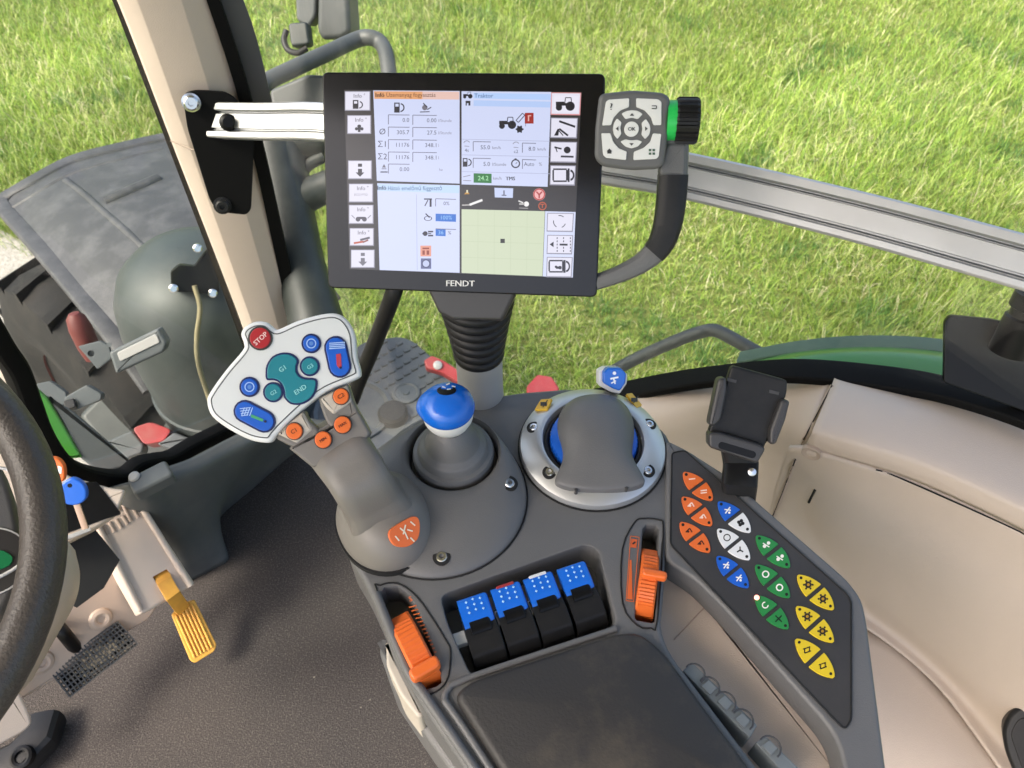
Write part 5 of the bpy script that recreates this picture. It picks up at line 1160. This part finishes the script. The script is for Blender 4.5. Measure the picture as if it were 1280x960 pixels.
# ================================================================ dash side, keys, pedals
ds = thing('dash_cover', 'beige dashboard side cover around the ignition switch behind the steering wheel', 'dashboard', at(80, 760, .0))
PD = Plane(at(100, 640, .42), (.45, -.35, .82))
plate('side_cover', 'beige', ds, PD, rnd(PD.pl([(-40, 430), (4, 448), (26, 480), (52, 556), (84, 594), (140, 610), (158, 612), (146, 642), (120, 660), (60, 690), (-40, 700)]), .006), .03, .005, 3)
plate('switch_panel', 'black', ds, PD, rnd(PD.pl([(70, 612), (100, 603), (121, 602), (152, 642), (128, 650), (80, 668), (66, 650)], .002), .003), .01, .001, 2, h=.002)
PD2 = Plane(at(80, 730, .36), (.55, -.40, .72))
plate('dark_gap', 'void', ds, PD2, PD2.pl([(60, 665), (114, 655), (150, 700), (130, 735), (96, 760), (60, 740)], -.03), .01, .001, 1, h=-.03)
sweep('chrome_strip', 'alu', ds, [PD.hit(82, 673, .004), PD.hit(113, 661, .004)], rsec(.004, .006, .3), up=PD.n)
g = [[dep(30, 640, .93), dep(62, 668, .95), dep(80, 672, .98), dep(94, 688, 1.02)],
     [dep(20, 700, .92), dep(70, 700, .93), dep(94, 710, .97), dep(100, 720, 1.03)],
     [dep(10, 760, .90), dep(55, 760, .92), dep(82, 760, .97), dep(93, 755, 1.04)],
     [dep(-10, 830, .88), dep(20, 820, .92), dep(48, 815, .99), dep(68, 800, 1.08)],
     [dep(-30, 900, .86), dep(-5, 890, .92), dep(20, 870, 1.0), dep(40, 850, 1.10)]]
surf('column_cover', 'beige', ds, g, 6, 6, .006, flip=True)
PW = Plane(at(110, 800, .15), (.70, -.50, .50))
plate('pedal_wall', 'beige_dark', ds, PW, rnd(PW.pl([(20, 790), (96, 745), (150, 700), (196, 760), (186, 775), (160, 790), (95, 835), (22, 878)]), .006), .02, .004, 3)
for x, y in ((52, 828), (126, 774)): lathe('boss', 'beige_dark', ds, PW.hit(x, y, .001), PW.n, [(.020, -.002), (.017, .003), (.012, .005), (.008, .004), (.006, .001), (.0004, .001)], 24)
PL = Plane(at(30, 880, .18), (.72, -.45, .50))
plate('lower_cover', 'beige', ds, PL, rnd(PL.pl([(-30, 800), (16, 845), (38, 892), (41, 905), (31, 915), (-30, 948)]), .01), .03, .005, 3)
ru = thing('column_boot', 'black rubber boot with an eyelet on the floor below the steering column', 'boot', at(20, 925, .0))
g2 = at(18, 932, .0)
sweep('boot', 'rubber', ru, [at(58, 900, .02), at(50, 925, .03), at(25, 950, .03), at(-20, 972, .03)], rsec(.05, .06, .4), up=Z)
lathe('eyelet', 'black', ru, at(27, 946, .056), (0, -.3, 1), [(.018, -.01), (.018, .003), (.014, .005), (.010, .003), (.009, -.004), (.0005, -.004)], 22)
# keys
def keyobj(name, lab, head, mat, shaft, d):
    P = Plane(dep(*head[0], d), (.2, -.75, .6)); t = thing(name, lab, 'key', P.hit(*shaft[-1]))
    plate('head', mat, t, P, sm(P.pl(head), 3), .008, .0025, 3)
    a, b = [P.hit(*p, -.004) for p in shaft]; sweep('blade', 'brass', t, [a, b], rsec(.0025, .0085, .2), up=P.n)
    return t, P
t, P = keyobj('ignition_key', 'blue headed ignition key hanging in the dash switch', [(77, 606), (84, 600), (92, 598), (103, 604), (108, 614), (107, 624), (100, 630), (90, 632), (80, 629), (76, 620)], 'blue', [(96, 630), (107, 661)], 1.02)
plate('key_hole', 'black', t, P, circ(*P.p2(87, 607, .0005), .003, 14), .001, .0002, 1, h=.0005)
t, P = keyobj('spare_key', 'orange key fob beside the blue ignition key', [(61, 575), (66, 572), (74, 575), (80, 583), (81, 595), (78, 602), (68, 604), (64, 592)], 'orange', [(70, 600), (74, 614)], 1.05)
plate('fob_tag', 'whitekey', t, P, rnd(P.pl([(72, 582), (77, 584), (77, 592), (73, 592)], .0006), .001), .001, .0002, 1, h=.0008)
# pedal box
PC = Plane(at(165, 670, .27), (.50, -.30, .80))
px_ = thing('pedal_cover', 'beige ribbed plastic cover above the yellow pedal', 'cover', at(190, 760, .0))
plate('cover_top', 'beige', px_, PC, rnd(PC.pl([(112, 655), (128, 648), (150, 640), (141, 621), (161, 603), (244, 729), (228, 739), (206, 752), (190, 762), (176, 768)]), .004), .075, .006, 4, holes=[(rnd(PC.pl([(191, 721), (209, 711), (215, 722), (198, 733)]), .002), .06)])
def cz(x, y): return x/4.571, 560+y/4.571
for a, b in (((555, 440), (800, 930)), ((745, 235), (1090, 790))):
    tube('edge_rib', 'beige', px_, [PC.hit(*cz(*a), .001), PC.hit(*cz(*b), .001)], .0055, 10, sub=False)
for x, y, dx, dy in ((585, 438, 30, 60), (625, 425, 30, 55), (665, 408, 30, 50), (700, 390, 30, 45), (690, 300, 60, 120), (720, 268, 70, 130), (665, 330, 20, 30)):
    tube('vent_rib', 'beige_dark', px_, [PC.hit(*cz(x, y), -.001), PC.hit(*cz(x+dx, y+dy), -.001)], .0035, 8, sub=False)
# yellow pedal
PA = Plane(at(242, 790, .085), (.42, -.36, .83))
ap = thing('accelerator_pedal', 'worn yellow ribbed pedal hanging over the floor mat', 'pedal', at(242, 800, .0))
pf = PA.pl([(214, 768), (226, 755), (243, 749), (271, 806), (268, 814), (244, 829), (238, 826)])
plate('pedal_pad', 'pedal_yellow', ap, PA, rnd(pf, .004), .010, .002, 3)
for i in range(6):
    s = (i+.5)/6; x0, y0 = 216+(241-216)*s, 768+(752-768)*s; x1, y1 = 241+(267-241)*s, 823+(808-823)*s
    tube('rib', 'pedal_yellow', ap, [PA.hit(x0+1.5, y0+2.5, .0012), PA.hit(x1, y1, .0012)], .0022, 8, sub=False)
sweep('pedal_arm', 'pedal_yellow', ap, [PC.hit(200, 714, -.016), PC.hit(206, 727, .004), PC.hit(215, 743, .008), PA.hit(229, 762, -.001)], rsec(.008, .0245, .2), up=PA.n)
# brake pedal of open mesh
PBk = Plane(at(116, 825, .13), (.50, -.38, .78))
bp_ = thing('brake_pedal', 'dirty steel mesh pedal left of the yellow pedal', 'pedal', at(116, 835, .0))
A_, B_, C_, D_ = (Vector(PBk.p2(*p)) for p in ((61, 837), (147, 777), (172, 805), (87, 871)))
V = []; F = []
def bar(p, q, w, h0, h1):
    d = (q-p).normalized(); n = Vector((-d.y, d.x))*w/2; i = len(V)
    for h_ in (h0, h1): V.extend([PBk.w(*(p+n), h_), PBk.w(*(q+n), h_), PBk.w(*(q-n), h_), PBk.w(*(p-n), h_)])
    F.extend([(i, i+3, i+2, i+1), (i+4, i+5, i+6, i+7)]+[(i+k, i+(k+1) % 4, i+4+(k+1) % 4, i+4+k) for k in range(4)])
for k in range(8): s = k/7; bar(A_.lerp(D_, s), B_.lerp(C_, s), .0026, -.020, 0)
for k in range(21): s = k/20; bar(A_.lerp(B_, s), D_.lerp(C_, s), .0022, -.019, .0007)
o = mk('grating', V, F, 'mesh_metal', bp_, 30); o['kind'] = 'stuff'
plate('carrier', 'void', bp_, PBk, rnd(PBk.pl([(66, 838), (146, 782), (167, 804), (89, 866)], -.021), .003), .008, .001, 1, h=-.021)
# caked dirt between the bars
rng = random.Random(5); V = []; F = []
for _ in range(520):
    s, t_ = rng.gauss(.58, .17), rng.gauss(.55, .19)
    if not (0.05 < s < .95 and .05 < t_ < .95): continue
    p = A_.lerp(B_, s).lerp(D_.lerp(C_, s), t_); r = rng.uniform(.0012, .0032); i = len(V)
    c = PBk.w(*p, -.003+rng.random()*.002)
    V += [c+PBk.u*r, c+PBk.v*r*rng.uniform(.6, 1.2), c-PBk.u*r, c-PBk.v*r*rng.uniform(.6, 1.2), c+PBk.n*r*.9]; F += [(i, i+1, i+4), (i+1, i+2, i+4), (i+2, i+3, i+4), (i+3, i, i+4)]
o = mk('caked_dirt', V, F, 'dirt', bp_, 0); o['kind'] = 'stuff'
tube('pedal_stem', 'black', bp_, [PW.hit(68, 778, .01), PW.hit(80, 792, .02), PBk.hit(96, 812, -.012)], .011, 10)
# ================================================================ outside, seen through the windscreen
fe = thing('front_mudguard', 'dusty dark grey plastic mudguard over the front wheel', 'mudguard', at(140, 300, -.4))
g = G([[(6, 262, -.03), (52, 312, .01), (100, 368, .02), (150, 430, -.01), (190, 485, -.08)],
       [(40, 232, .0), (92, 282, .05), (142, 338, .06), (192, 398, .03), (235, 455, -.04)],
       [(92, 205, .01), (146, 252, .07), (200, 306, .09), (250, 362, .06), (292, 420, -.01)],
       [(160, 187, .01), (212, 232, .07), (265, 282, .09), (315, 335, .06), (355, 395, -.01)],
       [(230, 172, .0), (285, 216, .05), (335, 266, .06), (385, 320, .03), (425, 375, -.04)]])
fsh = surf('shell', 'fender', fe, g, 7, 7, .012, flip=True); fbt = bvh(fsh)
q = crom([at(x, y, z) for x, y, z in [(190, 486, -.08), (150, 431, -.005), (100, 369, .022), (52, 313, .015), (10, 266, -.02), (4, 255, -.025), (12, 246, -.02), (40, 230, .005), (92, 203, .015), (160, 185, .015), (230, 170, .005)]], 5)
sweep('rolled_edge', 'fender', fe, q, rsec(.035, .05, .4), up=Z)
def bead(pts, r=.007):
    q = [cast(fbt, x, y, r*.2)[0] for x, y, z in pts]; q = [p for p in q if p is not None]
    if len(q) > 1: sweep('rib', 'fender', fe, crom(q, 4), circ(0, 0, r, 8), up=Z, sharp=60)
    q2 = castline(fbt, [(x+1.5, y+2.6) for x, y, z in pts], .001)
    if len(q2) > 1: sweep('rib_shadow', 'seal', fe, crom(q2, 4), circ(0, 0, .008, 6), up=Z, sharp=60)  # dark line under each rib, its shadow put in as colour
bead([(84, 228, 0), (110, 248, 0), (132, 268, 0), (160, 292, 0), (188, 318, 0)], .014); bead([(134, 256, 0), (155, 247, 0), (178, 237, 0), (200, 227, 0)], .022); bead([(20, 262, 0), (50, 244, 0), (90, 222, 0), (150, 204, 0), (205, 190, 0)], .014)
# tyre and rim
wa = Vector((.62, .70, -.05)).normalized(); fc = at(140, 300, .0); wcn = Vector((fc.x-.06, fc.y-.08, GZ+.72))
wh = thing('tractor_tyre', 'front tractor tyre with deep lugs under the grey mudguard', 'wheel', Vector((wcn.x, wcn.y, GZ)))
lathe('tyre', 'tyre', wh, wcn, wa, [(.34, -.20), (.40, -.235), (.50, -.24), (.575, -.21), (.595, -.15), (.60, 0), (.595, .15), (.575, .21), (.50, .24), (.40, .235), (.34, .20)], 64)
V = []; F = []; A = wa; X = (Z-A*Z.dot(A)).normalized(); Y = A.cross(X)
for k in range(40):
    t = 2*math.pi*k/40; sg = 1 if k % 2 else -1
    for (s0, s1) in ((.01, .215),):
        i = len(V)
        for rr in (.57, .632):
            for s, dt in ((s0, .0), (s0, .055), (s1, .155), (s1, .10)):
                tt = t+dt; V.append(wcn+A*s*sg+(X*math.cos(tt)+Y*math.sin(tt))*(rr-(.03 if s == s1 else 0)))
        f = [(i, i+3, i+2, i+1), (i+4, i+5, i+6, i+7)]+[(i+a, i+(a+1) % 4, i+4+(a+1) % 4, i+4+a) for a in range(4)]; F += f if sg > 0 else [x[::-1] for x in f]
o = mk('tread_lugs', V, F, 'tyre', wh, 30); o['kind'] = 'stuff'
lathe('rim', 'rust', wh, wcn, wa, [(.345, -.21), (.345, -.16), (.30, -.14), (.28, -.05), (.12, -.03), (.10, -.12), (.06, -.14), (.002, -.14)], 40, cap=False)
# metal canister beside the bonnet
tc_ = at(262, 405, .05); tk = thing('metal_canister', 'rounded dark metal canister behind the windscreen with a black bracket', 'canister', Vector((tc_.x, tc_.y, -.35)))
lathe('shell', 'tank', tk, Vector((tc_.x, tc_.y, 0)), Z, [(.20, -.35), (.200, .02), (.198, .10), (.186, .17), (.160, .225), (.120, .262), (.07, .285), (.02, .292), (.001, .293)], 56, cap=False)
lathe('band', 'tank', tk, Vector((tc_.x, tc_.y, 0)), Z, [(.199, -.16), (.206, -.158), (.206, -.135), (.199, -.133)], 56, cap=False)
TKP = Plane(dep(240, 350, 1.66), (.35, -.80, .45))
plate('bracket', 'black', tk, TKP, rnd(TKP.pl([(213, 340), (224, 331), (243, 333), (250, 322), (268, 300), (275, 365), (258, 368), (240, 366), (214, 365)]), .004), .02, .003, 2)
for x, y in ((217, 360), (266, 366), (247, 310)): lathe('bolt', 'chrome', tk, TKP.hit(x, y, .004), TKP.n, [(.010, -.005), (.010, .006), (.007, .009), (.001, .009)], 12)
M('oldhose', (.20, .175, .10), .6, var=.3, vscale=60)
tube('hose', 'oldhose', tk, [TKP.hit(243, 357, .012), TKP.hit(250, 385, .015), TKP.hit(246, 420, .012), TKP.hit(248, 455, .012), TKP.hit(262, 500, .01)], .0055, 10)
# clutter low beside the bonnet
LP = Plane(dep(150, 450, 1.52), (.30, -.72, .62))
lamp = thing('work_lamp', 'grey rectangular lamp housing on a perforated bracket below the front mudguard', 'lamp', LP.hit(150, 470))
plate('housing', 'stepgrey', lamp, LP, rnd(LP.pl([(136, 440), (198, 410), (209, 428), (205, 440), (145, 468)]), .006), .06, .006, 3)
plate('lens', 'lightgrey', lamp, LP, rnd(LP.pl([(146, 441), (195, 417), (200, 428), (150, 452)], .003), .004), .004, .001, 1, h=.003)
plate('bracket', 'stepgrey', lamp, LP, rnd(LP.pl([(97, 433), (125, 426), (136, 432), (140, 448), (122, 462)], -.01), .004), .012, .002, 2, h=-.01, holes=[(circ(*LP.p2(114, 442, -.01), .006, 14), .008), (circ(*LP.p2(136, 431, -.01), .004, 14), .008)])
rb = thing('red_linkage', 'rust red rounded linkage end behind the lamp bracket', 'linkage', LP.hit(104, 432))
lathe('knuckle', 'rust', rb, LP.hit(103, 416, -.05), (-.1, .3, 1), [(.016, -.06), (.021, -.03), (.022, .01), (.018, .034), (.010, .044), (.002, .046)], 24)
BL = Plane(dep(70, 500, 1.60), (.35, -.62, .70))
o = thing('side_valve_block', 'pale grey metal block with a dark clamp beside the green bonnet edge', 'block', BL.hit(90, 510))
plate('block', 'stepgrey', o, BL, rnd(BL.pl([(80, 497), (108, 481), (127, 492), (126, 500), (92, 514), (86, 510)]), .004), .05, .003, 2)
plate('side_plate', 'stepgrey', o, BL, rnd(BL.pl([(44, 480), (62, 476), (82, 490), (84, 505), (70, 508), (48, 498)]), .004), .03, .003, 2, h=-.004)
box('clamp', 'rubber', o, BL.hit(88, 506, .004), (.8, .4, 0), (-.4, .8, .3), .022, .022, .012, .003)
gp_ = thing('bonnet_panel', 'green and grey bonnet flank with a smooth edge beyond the windscreen seal', 'bonnet', BL.hit(90, 575))
BG = Plane(dep(80, 535, 1.42), (.55, -.55, .62))
plate('green_strip', 'green', gp_, BG, rnd(BG.pl([(28, 466), (44, 482), (60, 496), (80, 530), (104, 572), (80, 575), (48, 530)]), .004), .03, .006, 3)
plate('grey_flank', 'midgrey', gp_, BG, rnd(BG.pl([(58, 494), (92, 514), (128, 545), (168, 580), (125, 592), (100, 572), (80, 530)], -.004), .004), .03, .005, 3, h=-.004)
ax = thing('axle_block', 'dark machine frame with a red and a grey block low beyond the windscreen', 'machine frame', at(185, 560, -.6))
P = Plane(at(150, 520, -.25), (.2, -.5, .84))
plate('frame', 'outdark', ax, P, rnd(P.pl([(95, 520), (135, 480), (215, 440), (330, 440), (330, 560), (230, 600), (150, 590)]), .02), .25, .02, 3)
R1 = Plane(at(190, 540, -.12), (.3, -.5, .8))
plate('red_block', 'redpaint', ax, R1, rnd(R1.pl([(165, 535), (188, 527), (215, 537), (205, 552), (180, 556)]), .012), .12, .004, 2)
plate('white_block', 'stepgrey', ax, R1, rnd(R1.pl([(196, 555), (218, 540), (238, 548), (218, 564)]), .006), .10, .006, 3)
plate('pale_bracket', 'midgrey', ax, R1, rnd(R1.pl([(132, 552), (165, 538), (180, 556), (178, 566), (158, 574)], -.01), .006), .08, .006, 3, h=-.01)

# ================================================================ outside, seen past the pillar
ms = thing('mirror_post', 'dark exterior post with forked arms beside the cab pillar', 'post', dep(390, 430, 1.60))
def dd(x, y, d=1.42): return dep(x, y, d)
tube('post', 'outdark', ms, [dd(338, 150), dd(345, 200), dd(358, 265), dd(375, 330), dd(392, 390), dd(402, 440)], [.060, .058, .052, .046, .050, .060], 18)
tube('arm', 'outdark', ms, [dd(345, 180), dd(372, 172), dd(398, 168), dd(430, 160)], [.034, .040, .040, .04], 16)
tube('arm', 'outdark', ms, [dd(352, 252), dd(372, 248), dd(398, 238), dd(430, 225)], [.032, .034, .030, .03], 16)
tube('loop', 'outdark', ms, [dd(375, 240), dd(374, 222), dd(385, 206), dd(405, 195)], .012, 12)
hr = thing('mirror_rail', 'bent grey tube arching over from the mirror post', 'handrail', dd(322, 150, 1.5))
tube('tube', 'railgrey', hr, [dd(316, 160, 1.45), dd(318, 125, 1.45), dd(332, 104, 1.47), dd(362, 88, 1.5), (dd(410, 66, 1.55)), dd(445, 50, 1.6), dd(462, 47, 1.6), dd(476, 54, 1.6), dd(484, 74, 1.58), dd(488, 120, 1.56)], .0165, 14)
mh = thing('mirror_housing', 'grey rounded mirror housing above the bent tube', 'mirror', dd(412, 50, 1.8))
PMm = Plane(dd(412, 20, 1.8), (-.1, -.9, .42))
plate('shell', 'railgrey', mh, PMm, rnd(PMm.pl([(398, -60), (432, -60), (438, 40), (428, 48), (402, 50), (396, 38)]), .01), .08, .012, 4)
plate('inner_face', 'midgrey', mh, PMm, rnd(PMm.pl([(366, -60), (397, -60), (395, 20), (386, 34), (370, 26)], -.02), .01), .05, .008, 3, h=-.02)
cl_ = thing('cable_clamp', 'small dark clamp with a looped cable under the mirror', 'clamp', dd(375, 60, 1.8))
box('clamp', 'outdark', cl_, dd(376, 44, 1.75), (1, 0, .1), (0, .6, .8), .045, .05, .03, .006)
tube('cable', 'rubber', cl_, [dd(358, 38, 1.75), dd(355, 50, 1.75), dd(360, 62, 1.75), dd(372, 66, 1.75), dd(384, 60, 1.75)], .007, 10)
bx = thing('lamp_pod', 'grey wedge shaped lamp housing tucked under the bent tube', 'lamp', dd(370, 135, 1.5))
PBx = Plane(dd(370, 115, 1.55), (0, -.75, .6))
plate('pod', 'railgrey', bx, PBx, rnd(PBx.pl([(336, 112), (385, 92), (420, 95), (420, 140), (340, 140)]), .01), .06, .008, 3)
# ---------------------------------------------------------------- step platform outside the side window
SPp = HP(-.28); stp = thing('boarding_step', 'grey plastic boarding step with rows of raised grip bars outside the window', 'step', at(500, 480, -.5))
ol = [(430, 445), (455, 425), (500, 419), (515, 424), (565, 466), (575, 500), (560, 560), (430, 570), (415, 500)]
plate('tread', 'stepgrey', stp, SPp, rnd(SPp.pl(ol), .03), .05, .01, 3)
d0, d1 = Vector((9.5, -6.0)), Vector((10.2, 9.2)); o0 = Vector((452, 446))
pin = [Vector(p) for p in ol]
def inside(p, poly):
    c = False
    for i in range(len(poly)):
        a, b = poly[i-1], poly[i]
        if (a.y > p.y) != (b.y > p.y) and p.x < (b.x-a.x)*(p.y-a.y)/(b.y-a.y)+a.x: c = not c
    return c
proto = None
for i in range(-3, 9):
    for j in range(-2, 12):
        p = o0+d0*i*1.0+d1*j*.92+Vector((0, 0))
        if not inside(p, pin) or not inside(p+Vector((7, 0)), pin) or not inside(p-Vector((7, 5)), pin): continue
        if (p-Vector((445, 512))).length < 36 or (p-Vector((508, 492))).length < 19 or (p-Vector((492, 520))).length < 20: continue
        a, b = SPp.hit(p.x-3.6, p.y+1.6), SPp.hit(p.x+3.6, p.y-1.6)
        if proto is None:
            L0 = (b-a).length; proto = bpy.data.meshes.new('grip_bar'); s_ = rsec(.007, .010, .3)
            Vb = [Vector((sx*L0/2, y, x)) for sx in (-1, 1) for x, y in s_]; n = len(s_)
            proto.from_pydata(Vb, [], [tuple(range(n))[::-1], tuple(range(n, 2*n))]+[(k, (k+1) % n, n+(k+1) % n, n+k) for k in range(n)]); proto.materials.append(MATS['midgrey'])
        ob_ = bpy.data.objects.new('grip_bar', proto); COL.objects.link(ob_); ob_.parent = stp; ob_.location = (a+b)/2+Z*.002-stp.location
        ob_.rotation_euler = (0, 0, math.atan2((b-a).y, (b-a).x))
c = SPp.hit(508, 492); lathe('round_boss', 'stepgrey', stp, c, Z, [(.040, -.002), (.040, .006), (.034, .008), (.030, .004), (.010, .004), (.008, .008), (.0005, .008)], 30)
c = SPp.hit(440, 515); lathe('round_rim', 'stepgrey', stp, c, Z, [(.115, -.002), (.115, .010), (.105, .014), (.095, .006), (.002, .006)], 44, cap=False)
c = SPp.hit(492, 521); lathe('filler_cap', 'rubber', stp, c, Z, [(.042, -.002), (.042, .022), (.036, .030), (.012, .031), (.0005, .031)], 30)
rd = thing('red_latch', 'red latch with a pale bolt on the edge of the boarding step', 'latch', at(555, 480, -.3))
PR_ = Plane(at(553, 462, -.22), (.1, -.4, .9))
plate('latch_plate', 'redpaint', rd, PR_, rnd(PR_.pl([(530, 450), (540, 444), (556, 451), (575, 464), (576, 480), (553, 466), (533, 460)]), .006), .03, .004, 3)
lathe('bolt', 'lightgrey', rd, PR_.hit(547, 457, .001), PR_.n, [(.013, -.002), (.013, .006), (.008, .009), (.0005, .009)], 18)
P = HP(-.5); rr = plate('red_reflector', 'redpaint', None, P, rnd(P.pl([(658, 482), (672, 467), (690, 470), (700, 485), (690, 500), (660, 500)]), .01), .05, .008, 3)
tag(rr, 'red plate in the grass edge between the post and the silver dial', 'reflector')
